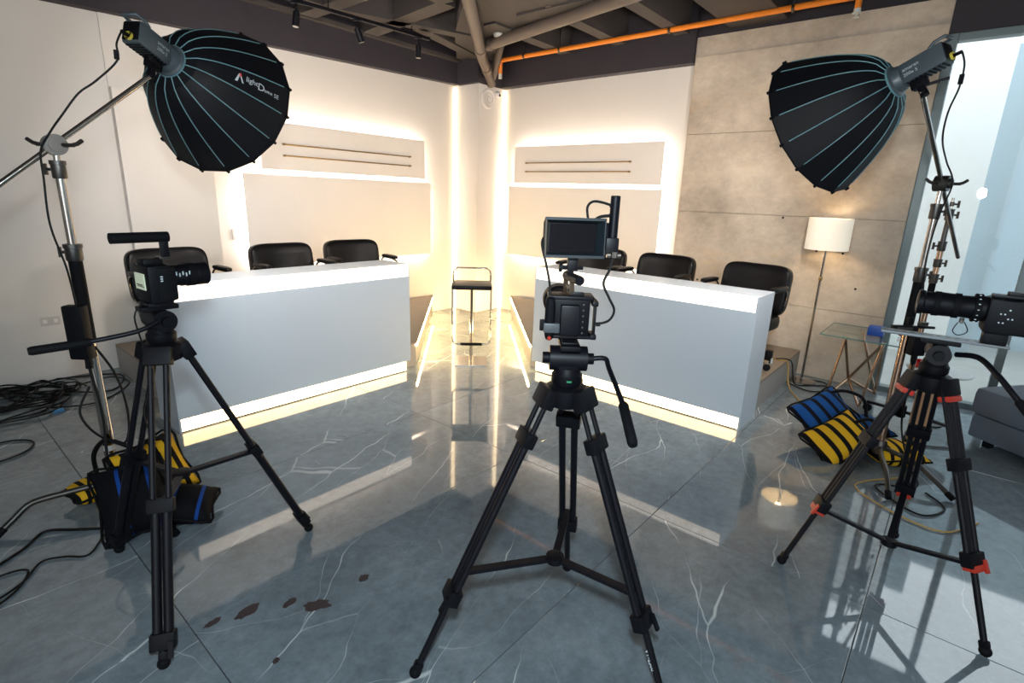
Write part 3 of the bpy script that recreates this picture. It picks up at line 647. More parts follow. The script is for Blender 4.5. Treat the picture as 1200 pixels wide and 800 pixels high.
# ------------------------------------------------------------------ tripods
def tripod(label, c, feet, zc, t1, t2, zs, heading, accent=None, rod=(0.028, 0.009), rail=(0.023, 0.0135)):
    c = V((c[0], c[1], 0))
    t = thing('camera_tripod', label, 'tripod', c)
    hd = V((math.cos(heading), math.sin(heading), 0)); hr = V((hd.y, -hd.x, 0))
    C = c + V((0, 0, zc))
    MB().lathe([(0.03, -0.075), (0.062, -0.06), (0.07, -0.03), (0.07, 0.0), (0.058, 0.008)], Matrix.Translation(C), n=24).build('crown', BLACK, t)
    hub = c + V((0, 0, zs))
    sp = MB().lathe([(0.022, -0.014), (0.034, -0.012), (0.034, 0.012), (0.022, 0.014)], Matrix.Translation(hub), n=12).build('spreader', BLACK, t)
    for fx, fy in feet:
        F = V((fx, fy, 0.022)); dx = (F - c); dx.z = 0; dx.normalize(); tg = V((-dx.y, dx.x, 0))
        Hp = C + dx * 0.072 + V((0, 0, -0.03)); d = (F - Hp)
        at = lambda q: Hp + d * q
        dn = d.normalized()
        leg = MB()
        for s in (-1, 1):
            leg.cyl(at(0.0) + tg * s * rod[0], at(t1 + 0.04) + tg * s * rod[0], rod[1], n=10)
            leg.cyl(at(t1) + tg * s * rail[0], at(t2) + tg * s * rail[0], rail[1], n=12)
        if accent: leg.cyl(at(0.02), at(t2), 0.011, n=10)
        leg.cyl(at(t2 - 0.02), at(0.975), 0.0125, n=12)
        lg = leg.build('leg', BLACKM, t)
        def blk(q, w, dep, h, nm='clamp', m=BLACK, off=V((0, 0, 0))):
            MB().box((0, 0, 0), (w, dep, h), frame(at(q) + off, dn, tg), 0.006).build(nm, m, lg)
        blk(0.0, 0.078 if accent else 0.095, 0.046, 0.07, 'hinge')
        if accent: blk(0.045, 0.074, 0.05, 0.024, 'red_hinge_cover', accent)
        blk(t1, 0.09, 0.042, 0.052); blk(t2, 0.082, 0.046, 0.06)
        on = dn.cross(tg)
        MB().bar(at(t2) + on * 0.024 * (1 if on.z > 0 else -1) + tg * 0.03, at(t2 + 0.05) + on * 0.030 * (1 if on.z > 0 else -1) + tg * 0.03, 0.016, 0.01).build('clamp_lever', accent or BLACK, lg, ang=0)
        if accent: blk(t2 + 0.03, 0.062, 0.05, 0.03, 'red_clamp_band', accent)
        blk(0.975, 0.03, 0.03, 0.03, 'foot_socket')
        MB().ell((F.x, F.y, 0.022), (0.022, 0.022, 0.0215)).build('foot_ball', RUBBER, lg, ang=60)
        zt = Hp.z + d.z * t2; q = (Hp.z - zs - 0.01) / (Hp.z - 0.022)
        e = at(min(max(q, t1), t2 + 0.02))
        MB().bar(hub, e, 0.028, 0.014).build('spreader_arm', BLACKM, sp, ang=0)
    # fluid head
    MB().lathe([(0.045, 0.008), (0.052, 0.02), (0.052, 0.045), (0.046, 0.052), (0.04, 0.07)], Matrix.Translation(C), n=24).build('head_base', BLACK, t)
    MB().box((0, 0, 0), (0.07, 0.075, 0.05), frame(C + V((0, 0, 0.085)), (0, 0, 1), hr), 0.012).build('head_body', BLACK, t)
    a = C + V((0, 0, 0.10))
    MB().cyl(a - hr * 0.062, a + hr * 0.062, 0.042, n=24).build('tilt_drum', BLACKM, t)
    for s in (-1, 1): MB().cyl(a + hr * s * 0.062, a + hr * s * 0.085, 0.019, n=12).build('tilt_knob', BLACK, t)
    MB().box((0, 0, 0), (0.065, 0.13, 0.018), frame(C + V((0, 0, 0.148)), (0, 0, 1), hr), 0.004).build('quick_release_plate', BLACK, t)
    return t, C
def pan_handle(t, pts, g, r=0.0085, rg=0.0155):
    P = [V(p) for p in pts]
    h = MB().tube(P, r, n=10, sub=4).build('pan_handle', BLACKM, t, ang=60)
    a, b = P[-2], P[-1]; d = (b - a).normalized()
    MB().lathe([(rg * 0.75, 0), (rg, 0.008), (rg, g - 0.01), (rg * 0.8, g)], frame(b - d * (g - 0.012), d), n=16).build('grip', RUBBER, h)

H_C, H_L, H_R = math.radians(39.9), math.radians(4), math.radians(96)
tC, CC = tripod('black tripod under the monitor-topped camera between the desks, twin-tube legs', (1.425, 0.945), ((0.985, 1.225), (1.835, 1.145), (1.462, 0.475)), 1.085, 0.14, 0.70, 0.405, H_C)
pan_handle(tC, [(1.475, 0.885, 1.185), (1.497, 0.845, 1.190), (1.476, 0.815, 1.165), (1.375, 0.70, 1.098), (1.297, 0.622, 1.033)], 0.15)
MB().box((0, 0, 0), (0.016, 0.002, 0.006), frame(CC + V((-0.037, -0.035, 0.033)), (0, 0, 1), (CX.x, CX.y, 0))).build('level_window', mat('green_level', (40, 130, 90), 0.3), tC, ang=0)
tL, CLh = tripod('black tripod in front of the yellow sandbag, under the camera with a top handle', (0.655, 2.345), ((0.398, 1.926), (1.171, 2.297), (0.481, 2.786)), 1.09, 0.50, 0.93, 0.52, H_L, rod=(0.026, 0.0115), rail=(0.018, 0.0165))
pan_handle(tL, [(0.63, 2.27, 1.20), (0.555, 2.263, 1.172), (0.384, 2.297, 1.150), (0.269, 2.318, 1.144)], 0.17)
tR, CRh = tripod('black tripod with red hinge covers and clamps, in front of the striped sandbags', (2.80, 0.01), ((2.602, 0.396), (2.562, -0.368), (3.255, -0.002)), 1.03, 0.30, 0.66, 0.21, H_R, accent=REDP, rod=(0.030, 0.0095), rail=(0.026, 0.0115))
pan_handle(tR, [(2.795, -0.05, 1.135), (2.735, -0.115, 1.150), (2.66, -0.17, 1.12), (2.60, -0.235, 1.06), (2.54, -0.33, 0.96)], 0.14, r=0.011)
# model number printed on the lower tube of the near leg
vs, fs = text_geo('VT-2500', 0.022)
Hp = V((1.425, 0.945, 1.055)); F = V((1.462, 0.475, 0.022)); dx = (F - Hp).normalized(); toc = (V((0, 0, CAMZ)) - F); toc = (toc - dx * toc.dot(dx)).normalized()
Mt = frame(Hp + (F - Hp) * 0.80 + toc * 0.0132, toc, dx)
MB().add([(p.x, p.y - 0.008, 0) for p in vs], fs, Mt).build('printed_lettering', PRINTW, tC, ang=0)

# ------------------------------------------------------------------ cameras
def loc(t):
    return lambda mb, n, m, p=None, ang=35: mb.build(n, m, p or t, local=True, ang=ang)
RB = Matrix.Rotation(-PI / 2, 4, 'X')      # lathe axis to +y
def ylathe(prof, x, y, z, n=24): return MB().lathe(prof, Matrix.Translation((x, y, z)) @ RB, n=n)
# A: rig with monitor
t = thing('camera_rig', 'black cinema camera with field monitor and cables on the tripod between the desks', 'camera', (1.425, 0.945, 1.243), H_C - PI / 2)
b = loc(t)
body = b(MB().box((0.0, 0.06, 0.078), (0.125, 0.12, 0.125), None, 0.01), 'body', BLACK)
b(MB().box((-0.004, -0.012, 0.075), (0.062, 0.03, 0.10), None, 0.006), 'battery', BLACKM, body)
for z in (0.012, 0.143): b(MB().box((0.0, 0.05, z), (0.15, 0.09, 0.012), None, 0.003), 'cage_plate', BLACKM, body)
b(MB().box((0.078, 0.03, 0.128), (0.02, 0.07, 0.016), None, 0.003).box((0.078, 0.03, 0.016), (0.02, 0.07, 0.016), None, 0.003).box((0.082, 0.03, 0.072), (0.008, 0.03, 0.10), None, 0.002), 'cage_side', BLACKM, body)
for k in range(6):
    b(MB().box((-0.068, 0.008, 0.03 + k * 0.019), (0.012, 0.012, 0.012), None, 0.003), 'cage_rib', BLACKM, body)
    b(MB().cyl((0.040, -0.004, 0.03 + k * 0.019), (0.040, 0.002, 0.03 + k * 0.019), 0.003, n=8), 'screw', STEEL, body)
b(ylathe([(0.045, 0), (0.05, 0.015), (0.05, 0.09), (0.058, 0.10), (0.058, 0.16), (0.05, 0.165)], -0.022, 0.115, 0.092), 'lens', BLACK)
b(MB().box((0.0, 0.02, -0.003), (0.05, 0.11, 0.014), None, 0.003), 'mounting_foot', BLACKM)
h = b(MB().tube([(-0.012, 0.10, 0.205), (0.020, -0.02, 0.205)], 0.0155, n=12), 'top_handle', BLACKM, None, 50)
b(MB().bar((-0.012, 0.10, 0.15), (-0.014, 0.095, 0.20), 0.014, 0.012).bar((0.002, 0.03, 0.15), (0.0, 0.04, 0.20), 0.014, 0.012).bar((-0.008, 0.085, 0.172), (-0.002, 0.045, 0.172), 0.012, 0.01), 'handle_post', mat('bronze_handle', (92, 76, 62), 0.35, metal=0.7), h, 0)
b(MB().box((0.02, 0.01, 0.157), (0.04, 0.012, 0.014), None, 0.003), 'handle_clamp', BLACKM, h)
mm = b(MB().cyl((-0.004, 0.05, 0.205), (-0.004, 0.05, 0.245), 0.010, n=10).box((0.0, 0.05, 0.250), (0.034, 0.03, 0.045), None, 0.004), 'monitor_mount', BLACKM)
b(MB().cyl((-0.040, 0.045, 0.238), (0.035, 0.045, 0.238), 0.006, n=8).cyl((-0.044, 0.045, 0.238), (-0.034, 0.045, 0.238), 0.015, n=10), 'mount_knob', BLACK, mm)
TM = Matrix.Translation((-0.006, 0.04, 0.334)) @ Matrix.Rotation(math.radians(6), 4, 'Z') @ Matrix.Rotation(math.radians(-4), 4, 'X')
mon = b(MB().box((0, 0.02, 0), (0.185, 0.035, 0.115), TM, 0.012), 'monitor', BLACK)
b(MB().box((0, 0.0015, 0), (0.15, 0.002, 0.088), TM), 'screen', SCREEN, mon, 0)
hood = mat('monitor_hood', (26, 34, 40), 0.5, var=0.08); hoodlit = mat('hood_lit_side', (96, 86, 78), 0.8, var=0.08)  # second colour paints the light falling on the left flap
for sx in (-1, 1):
    b(MB().add([(sx * 0.0925, -0.045, 0.058), (sx * 0.0925, -0.045, -0.058), (sx * 0.0775, 0.001, -0.046), (sx * 0.0775, 0.001, 0.046), (sx * 0.0965, -0.045, 0.058), (sx * 0.0965, -0.045, -0.058), (sx * 0.0925, 0.003, -0.056), (sx * 0.0925, 0.003, 0.056)], [(0, 1, 2, 3), (4, 7, 6, 5), (0, 4, 5, 1), (1, 5, 6, 2), (2, 6, 7, 3), (3, 7, 4, 0)], TM), 'hood_flap', hoodlit if sx < 0 else hood, mon, 0)
    b(MB().add([(-0.0965, -0.045, sx * 0.054), (0.0965, -0.045, sx * 0.054), (0.0775, 0.001, sx * 0.046), (-0.0775, 0.001, sx * 0.046), (-0.0965, -0.045, sx * 0.0625), (0.0965, -0.045, sx * 0.0625), (0.0925, 0.003, sx * 0.0605), (-0.0925, 0.003, sx * 0.0605)], [(0, 1, 2, 3), (4, 7, 6, 5), (0, 4, 5, 1), (1, 5, 6, 2), (2, 6, 7, 3), (3, 7, 4, 0)], TM), 'hood_flap', hood, mon, 0)
b(MB().prism([(0.088, -0.055), (0.118, -0.028), (0.135, -0.02), (0.135, 0.045), (0.118, 0.05), (0.088, 0.055)], -0.0, 0.03, TM @ Matrix.Rotation(PI / 2, 4, 'X') @ Matrix.Translation((0, 0, -0.03))), 'battery_plate', BLACK, mon, 0)
ck = b(MB().box((0.122, 0.045, 0.312), (0.042, 0.035, 0.055), None, 0.006), 'side_clamp', BLACKM)
b(MB().cyl((0.105, 0.025, 0.285), (0.150, 0.025, 0.285), 0.009, n=10).cyl((0.128, 0.02, 0.278), (0.128, 0.02, 0.296), 0.012, n=10), 'clamp_screw', CHROME, ck)
b(MB().lathe([(0.013, 0), (0.0155, 0.003), (0.0155, 0.155), (0.013, 0.158)], Matrix.Translation((0.124, 0.05, 0.312)), n=18), 'transmitter_tube', BLACKM)
for pts, r in (([(0.042, 0.05, 0.39), (0.036, 0.05, 0.43), (0.052, 0.05, 0.449), (0.085, 0.05, 0.447), (0.125, 0.05, 0.435)], 0.004),
               ([(0.055, 0.05, 0.385), (0.08, 0.05, 0.403), (0.125, 0.05, 0.408)], 0.005),
               ([(0.128, 0.03, 0.29), (0.118, 0.02, 0.24), (0.100, 0.01, 0.195), (0.120, 0.0, 0.15), (0.140, 0.0, 0.11), (0.125, 0.0, 0.075), (0.085, 0.01, 0.058)], 0.0042),
               ([(-0.088, 0.05, 0.345), (-0.104, 0.04, 0.315), (-0.088, 0.03, 0.25), (-0.074, 0.02, 0.19), (-0.070, 0.01, 0.135)], 0.0038)):
    b(MB().tube(pts, r, n=8, sub=6), 'cable', CABLE, None, 60)
for p, q in (((0.108, 0.05, 0.440), (0.128, 0.05, 0.435)), ((0.108, 0.05, 0.407), (0.128, 0.05, 0.408)), ((0.085, 0.01, 0.058), (0.10, 0.008, 0.060))):
    b(MB().cyl(p, q, 0.007, n=10), 'cable_plug', BLACK)
g = b(MB().ell((-0.068, 0.0, 0.075), (0.017, 0.02, 0.072), 0.5, 0.8), 'side_grip', RUBBER, None, 60)
b(MB().box((-0.062, -0.012, 0.048), (0.052, 0.03, 0.032), None, 0.004), 'grip_bracket', mat('grey_bracket', (66, 70, 74), 0.4), g)
b(MB().ell((-0.068, -0.012, 0.012), (0.007, 0.012, 0.009)), 'red_button', REDP, g, 60)
b(MB().box((-0.092, 0.01, 0.05), (0.016, 0.02, 0.036), None, 0.003), 'dial', BLACK, g)

# B: camera with top handle
t = thing('handheld_camera', 'black camera with long top handle and lit rear screen on the left tripod', 'camera', (0.655, 2.345, 1.248), H_L - PI / 2)
t['label'] = 'black camera with long top handle and lit rear screen, aimed across the aisle'
b = loc(t)
body = b(MB().box((0.0, 0.0, 0.085), (0.145, 0.085, 0.145), None, 0.016), 'body', BLACK)
b(MB().box((-0.01, 0.0, 0.163), (0.07, 0.07, 0.03), None, 0.012), 'viewfinder_hump', BLACK, body)
b(MB().box((0.062, 0.02, 0.085), (0.03, 0.07, 0.13), None, 0.014), 'hand_grip', RUBBER, body)
b(MB().box((0.0, -0.044, 0.095), (0.085, 0.006, 0.062), None, 0.003), 'screen', LCD, body, 0)
b(MB().box((0.0, -0.0475, 0.083), (0.055, 0.001, 0.004)).box((0.01, -0.0475, 0.077), (0.06, 0.001, 0.003)), 'screen_trace', mat('screen_trace', (30, 34, 30), 0.5), body, 0)
for k in range(3): b(MB().box((0.0785, 0.0, 0.10 + 0.008 * k), (0.001, 0.008, 0.004)), 'port_mark', PRINTW, body, 0)
b(MB().box((0.0, 0.0, 0.005), (0.09, 0.09, 0.018), None, 0.004), 'mounting_foot', BLACKM)
b(MB().box((0.03, -0.03, 0.003), (0.02, 0.02, 0.012), None, 0.002), 'foot_catch', BRASS)
ln = b(ylathe([(0.036, 0), (0.04, 0.008), (0.04, 0.045), (0.043, 0.05), (0.043, 0.085), (0.0405, 0.09), (0.0405, 0.105), (0.0445, 0.11), (0.0445, 0.150), (0.041, 0.152)], 0.0, 0.042, 0.105), 'lens', BLACK)
b(ylathe([(0.0455, 0), (0.0455, 0.03)], 0, 0.115, 0.105, 30), 'zoom_ring', RUBBER, ln)
b(ylathe([(0.037, 0), (0.030, 0.004)], 0, 0.1935, 0.105, 24), 'front_glass', SCREEN, ln)
for k in range(5): b(MB().box((0.0425, 0.066 + 0.012 * k, 0.118 - 0.006 * (k % 2)), (0.002, 0.004, 0.014)), 'scale_mark', PRINTW, ln, 0)
h = b(MB().cyl((0.0, 0.070, 0.256), (0.0, -0.120, 0.256), 0.0195, n=16), 'top_handle', RUBBER)
b(MB().box((0.0, 0.052, 0.215), (0.02, 0.028, 0.085), None, 0.004), 'handle_post', BLACKM, h)
b(MB().box((0.0, 0.045, 0.178), (0.045, 0.045, 0.008), None, 0.002), 'handle_shoe', STEEL, h)
b(MB().tube([(0.02, -0.05, 0.02), (0.03, -0.09, -0.03), (0.01, -0.07, -0.16), (0.03, -0.075, -0.30), (0.0, -0.1, -0.42), (0.01, -0.08, -0.56)], 0.003, n=6, sub=5), 'cable', CABLE, None, 60)

# C: camera with the telephoto lens
t = thing('telephoto_camera', 'black camera with long ribbed lens on a sliding plate, on the red-trimmed tripod', 'camera', (2.80, 0.01, 1.190), H_R - PI / 2)
b = loc(t)
pl = b(MB().box((0.0, 0.0, 0.004), (0.075, 0.42, 0.010), None, 0.002), 'sliding_plate', mat('grey_plate', (96, 100, 104), 0.35, metal=0.6), None, 0)
for k in range(12): b(MB().box((-0.0, -0.17 + 0.03 * k, 0.0092), (0.004, 0.016, 0.001)), 'plate_slot', BLACK, pl, 0)
b(MB().box((0.0, -0.16, 0.033), (0.06, 0.075, 0.048), None, 0.004), 'riser_block', BLACK)
body = b(MB().box((0.0, -0.205, 0.125), (0.14, 0.19, 0.135), None, 0.014), 'body', BLACK)
b(MB().box((0.0, -0.20, 0.20), (0.05, 0.16, 0.012), None, 0.003).box((0.0, -0.19, 0.212), (0.035, 0.05, 0.016), None, 0.004), 'top_rail', BLACKM, body)
b(MB().box((0.0, -0.14, 0.063), (0.07, 0.05, 0.014), None, 0.003), 'base_foot', BLACK, body)
ln = b(ylathe([(0.05, 0), (0.052, 0.02), (0.046, 0.035), (0.044, 0.09), (0.047, 0.095), (0.049, 0.155), (0.046, 0.16), (0.046, 0.20), (0.050, 0.205), (0.050, 0.222), (0.044, 0.224)], 0, -0.115, 0.143, 28), 'lens', BLACK)
gr = b(ylathe([(0.057, 0), (0.057, 0.022)], 0, -0.095, 0.143, 30), 'gear_ring', RUBBER, ln)
for k in range(16):
    a = k * 2 * PI / 16; b(MB().box((0.0575 * math.cos(a), -0.084, 0.143 + 0.0575 * math.sin(a)), (0.003, 0.006, 0.003)), 'index_dot', PRINTW, gr, 0)
for y in (-0.03, 0.035): b(ylathe([(0.0505, 0), (0.0505, 0.02)], 0, y, 0.143, 30), 'focus_ring', RUBBER, ln)
b(ylathe([(0.040, 0), (0.032, 0.004)], 0, 0.1065, 0.143, 24), 'front_glass', SCREEN, ln)
pt = []
for k in range(7): b(MB().cyl((-0.0702, -0.15 - 0.012 * (k % 4), 0.105 + 0.017 * (k // 2)), (-0.072, -0.15 - 0.012 * (k % 4), 0.105 + 0.017 * (k // 2)), 0.003, n=8), 'button', PRINTW, body)
b(MB().cyl((-0.03, -0.045, 0.08), (-0.03, -0.045, 0.10), 0.008, n=10).cyl((-0.045, -0.045, 0.085), (-0.02, -0.045, 0.085), 0.006, n=8), 'lens_clamp', STEEL, ln)
b(MB().tube([(-0.03, -0.055, 0.085), (-0.04, -0.07, 0.05), (-0.035, -0.045, 0.03), (-0.03, -0.025, 0.045), (-0.03, -0.035, 0.08)], 0.002, n=6, sub=5), 'cord_loop', CABLE, None, 60)

# ------------------------------------------------------------------ softboxes
def softbox(P, n, phase, d, label, txt_gore, flip=1):
    P, n = V(P), V(n).normalized()
    e1 = n.cross(V((0, 0, 1))).normalized(); M = frame(P, n, e1)
    R, K = 0.425, 14
    t = thing('softbox_light', label, 'softbox', P - n * d - V((0, 0, 0.1)), group='parabolic softboxes on boom stands')
    prof = []
    for k in range(K + 1):
        u_ = k / K; prof.append((0.072 + (R - 0.072) * (u_ ** 0.62) * (1 - 0.06 * u_ * (1 - u_)), -d + d * u_ ** 1.18))
    ang = [phase - i * PI / 8 for i in range(16)]
    vs = [(r * math.cos(a), r * math.sin(a), z) for r, z in prof for a in ang]
    fs = [(k * 16 + i, (k + 1) * 16 + i, (k + 1) * 16 + (i + 1) % 16, k * 16 + (i + 1) % 16) for k in range(K) for i in range(16)]
    vi = [(r * 0.985 * math.cos(a), r * 0.985 * math.sin(a), z + 0.002) for r, z in prof for a in ang]
    dm = MB().add(vs, fs, M).build('dome', SOFTBLACK, t, ang=14)
    MB().add(vi, [f[::-1] for f in fs], M).build('lining', LINING, dm, ang=14)
    for a in ang:
        pts = [M @ V(((r + 0.0015) * math.cos(a), (r + 0.0015) * math.sin(a), z)) for r, z in prof[:-1]]
        MB().tube(pts, 0.0029, n=6).build('seam_piping', TEAL, dm, ang=60)
        q = M @ V((R * math.cos(a), R * math.sin(a), -0.012)); q2 = M @ V(((R + 0.004) * math.cos(a), (R + 0.004) * math.sin(a), 0.008))
        MB().cyl(q, q2, 0.009, n=8).build('rib_tip', BLACK, dm)
    rim = [M @ V((R * math.cos(a), R * math.sin(a), 0.0)) for a in ang]
    MB().tube(rim, 0.004, n=6, closed=True).build('rim_tape', BLACK, dm, ang=0)
    rd = 0.16
    MB().lathe([(rd, -0.244), (rd, -0.236)], M, n=24).build('inner_diffuser', DIFFUSER, t, ang=0)
    for k in range(4):
        a = phase - k * PI / 2; MB().cyl(M @ V((rd * math.cos(a), rd * math.sin(a), -0.24)), M @ V((0.272 * math.cos(a), 0.272 * math.sin(a), -0.23)), 0.003, n=6).build('diffuser_strap', BLACK, t)
    # lettering along one gore, hub to rim
    arc = [0.0]
    for (r0, z0), (r1, z1) in zip(prof, prof[1:]): arc.append(arc[-1] + math.hypot(r1 - r0, z1 - z0))
    tot = arc[-1]; am = phase - txt_gore * PI / 8
    def on(s, v):
        s = max(0, min(tot - 1e-4, s)); k = max(i for i in range(K) if arc[i] <= s); f = (s - arc[k]) / (arc[k + 1] - arc[k])
        r = prof[k][0] + f * (prof[k + 1][0] - prof[k][0]); z = prof[k][1] + f * (prof[k + 1][1] - prof[k][1])
        rm = r * math.cos(PI / 16) + 0.0035
        tn = V((-math.sin(am), math.cos(am), 0)) * -v * flip
        return M @ (V((rm * math.cos(am), rm * math.sin(am), z)) + tn)
    S = (lambda s: s) if flip > 0 else (lambda s: tot - s)
    k0 = 0.44 * tot if flip > 0 else 0.08 * tot
    def put(txt, size, s0, v0, m, nm):
        a, f = text_geo(txt, size); MB().add([on(S(k0 + s0 + p.x), v0 + p.y) for p in a], f).build(nm, m, dm, ang=0)
    put('light', 0.040, 0.058, 0.004, PRINTW, 'logo_lettering'); put('D', 0.056, 0.124, -0.010, PRINTW, 'logo_lettering'); put('ome', 0.028, 0.163, -0.006, PRINTW, 'logo_lettering'); put('SE', 0.032, 0.222, -0.010, PRINTW, 'logo_lettering')
    for m, q in ((PRINTW, [(0.0, -0.016), (0.014, -0.016), (0.026, 0.030), (0.019, 0.030)]), (PRINTR, [(0.019, 0.030), (0.030, 0.034), (0.034, 0.018), (0.025, 0.012)]), (PRINTW, [(0.027, 0.016), (0.033, 0.016), (0.048, -0.016), (0.038, -0.016)])):
        MB().add([on(S(k0 + x), y) for x, y in q], [(0, 1, 2, 3)]).build('logo_mark', m, dm, ang=0)
    # lamp head behind the hub
    hub = P - n * d; Mh = frame(hub, n, V((0, 0, 1)).cross(n))
    MB().lathe([(0.060, -0.05), (0.066, -0.04), (0.072, -0.015), (0.084, -0.008), (0.084, 0.012), (0.074, 0.02)], Mh, n=32).build('mount_ring', LAMPB, t)
    MB().lathe([(0.0865, -0.004), (0.0865, 0.006)], Mh, n=32).build('ring_band', TEAL, t)
    lh = MB().box((0, 0, -0.145), (0.094, 0.108, 0.20), Mh, 0.012).build('lamp_body', LAMPB, t)
    for k in range(9):
        MB().box((0, -0.0555, -0.225 + 0.02 * k), (0.075, 0.004, 0.009), Mh).build('vent_slot', BLACK, lh, ang=0)
    MB().box((0, 0.0, -0.247), (0.08, 0.085, 0.008), Mh, 0.003).build('back_plate', BLACK, lh)
    MB().tube([Mh @ V(p) for p in ((-0.04, 0.05, -0.19), (-0.04, 0.066, -0.215), (-0.036, 0.068, -0.262), (0.036, 0.068, -0.262), (0.04, 0.066, -0.215), (0.04, 0.05, -0.19))], 0.009, n=8).build('carry_handle', LAMPB, lh, ang=60)
    MB().lathe([(0.019, 0), (0.019, 0.012), (0.012, 0.012), (0.012, 0.002)], Mh @ Matrix.Translation((0.0, -0.03, -0.262)), n=18, cap=False).build('socket_ring', mat('yellow_ring', (196, 182, 70), 0.4), lh)
    MB().cyl(Mh @ V((0, -0.03, -0.255)), Mh @ V((0, -0.035, -0.295)), 0.009, n=10).build('power_plug', BLACK, lh)
    MB().box((0, -0.075, -0.10), (0.05, 0.05, 0.07), Mh, 0.006).build('tilt_bracket', BLACK, t)
    MB().cyl(Mh @ V((0, -0.09, -0.10)), Mh @ V((0, -0.15, -0.11)), 0.019, n=14).build('spigot_receiver', BLACK, t)
    MB().bar(Mh @ V((-0.03, -0.085, -0.10)), Mh @ V((-0.07, -0.10, -0.20)), 0.016, 0.014).build('tilt_lever', BLACK, t, ang=0)
    for s in (-1, 1):
        for q, (tx, sz, yy) in enumerate((('amaran', 0.026, 0.006), ('200x S', 0.024, -0.022))):
            a, f = text_geo(tx, sz)
            MB().add([Mh @ V((s * 0.0478, yy + p.y, -0.10 - s * (p.x - 0.04))) for p in a], f).build('lamp_lettering', PRINTW, lh, ang=0)
    return Mh
MhL = softbox((1.477, 3.557, 2.180), (0.790, 0.526, -0.315), 2.5525, 0.42, 'black dome softbox with teal seams, its logo gore facing out, by the chrome stand', 6.5)
MhR = softbox((3.840, 0.854, 2.175), (0.308, 0.850, -0.426), 4.3341, 0.445, 'black dome softbox with teal seams in front of the concrete wall', 8.5)

# ------------------------------------------------------------------ light stands
def wing(mb, c, d, L_=0.05):
    c = V(c); d = V(d).normalized(); mb.cyl(c, c + d * 0.03, 0.007, n=8)
    p = c + d * 0.035; s = d.cross(V((0, 0, 1))).normalized(); mb.bar(p - V((0, 0, L_ / 2)) , p + V((0, 0, L_ / 2)), 0.014, 0.009, s); return mb
def boom_stand(label, base, secs, collars, kz, bend, boom_end, tail, legs, facing):
    c = V((*base, 0))
    t = thing('light_stand', label, 'light stand', c)
    for z0, z1, r, m in secs: MB().cyl(c + V((0, 0, z0)), c + V((0, 0, z1)), r, n=18).build('pole_section', m, t)
    side = V((CX.x, CX.y, 0)).normalized() * facing
    for z0, z1, r in collars:
        k = MB().lathe([(r * 0.9, z0), (r, z0 + 0.006), (r, z1 - 0.02), (r * 1.12, z1 - 0.018), (r * 1.12, z1)], Matrix.Translation(c), n=20).build('collar', STEEL, t)
        wing(MB(), c + side * r * 0.9 + V((0, 0, (z0 + z1) / 2)), side).build('wing_knob', STEEL, k)
    K = c + V((0, 0, kz)); B = V(boom_end); d = (K - B).normalized()
    ax = d.cross(V((0, 0, 1))).normalized()
    if ax.dot(-CF) < 0: ax = -ax
    kn = MB().cyl(K - ax * 0.035, K + ax * 0.035, 0.046, n=28).build('boom_clamp', STEEL, t)
    MB().cyl(K + ax * 0.035, K + ax * 0.05, 0.028, n=18).build('clamp_cap', STEEL, kn)
    for s in (-1, 1):
        h = MB().cyl(K + side * s * 0.03 + ax * 0.02, K + side * s * 0.085 + ax * 0.02, 0.009, n=10)
        h.tube([K + side * s * 0.075 + ax * 0.02, K + side * s * 0.10 + ax * 0.02 + V((0, 0, 0.006)), K + side * s * 0.125 + ax * 0.02 + V((0, 0, 0.022))], 0.009, n=8).build('clamp_handle', STEEL, kn)
    MB().cyl(B - d * 0.02, K + d * tail, 0.0125, n=14).build('boom_arm', CHROME, t)
    hubz = legs[0][0][2]
    MB().lathe([(0.036, hubz - 0.05), (0.042, hubz - 0.045), (0.042, hubz + 0.03), (0.034, hubz + 0.05)], Matrix.Translation(c), n=20).build('leg_hub', STEEL, t)
    for L_ in legs:
        l = MB().tube([V(p) for p in L_], 0.0155, n=10, sub=5).build('leg', STEEL, t, ang=60)
        p, q = V(L_[-1]), V(L_[-2]); e = (p - q).normalized()
        MB().cyl(p - e * 0.04, p + e * 0.006, 0.0185, n=12).build('foot_cap', RUBBER, l)
    return t
bL = MhL @ V((0, -0.13, -0.10)); bR = MhR @ V((0, -0.13, -0.10))
boom_stand('chrome boom stand with black sleeve, beside the cable heap and yellow sandbag', (0.60, 3.27), ((0.06, 0.93, 0.0255, CHROME), (0.93, 1.33, 0.0285, RUBBER), (1.38, 1.76, 0.019, CHROME), (1.76, 1.85, 0.0135, CHROME)), ((1.325, 1.405, 0.035), (1.705, 1.785, 0.029)), 1.853, None, bL, 0.85,
           [[(0.60, 3.27, 0.14), (0.42, 3.32, 0.13), (0.27, 3.36, 0.115), (0.19, 3.34, 0.07), (0.115, 3.31, 0.022)], [(0.60, 3.27, 0.14), (0.63, 3.06, 0.13), (0.67, 2.86, 0.09), (0.70, 2.72, 0.022)], [(0.60, 3.27, 0.14), (0.78, 3.43, 0.13), (0.93, 3.56, 0.10), (1.02, 3.64, 0.022)]], -1)
tp = MB().lathe([(0.0262, 0.325), (0.0262, 0.355)], Matrix.Translation((0.60, 3.27, 0)), n=18).build('tape_band', mat('grey_tape', (168, 164, 158), 0.6), bpy.data.objects['light_stand'])
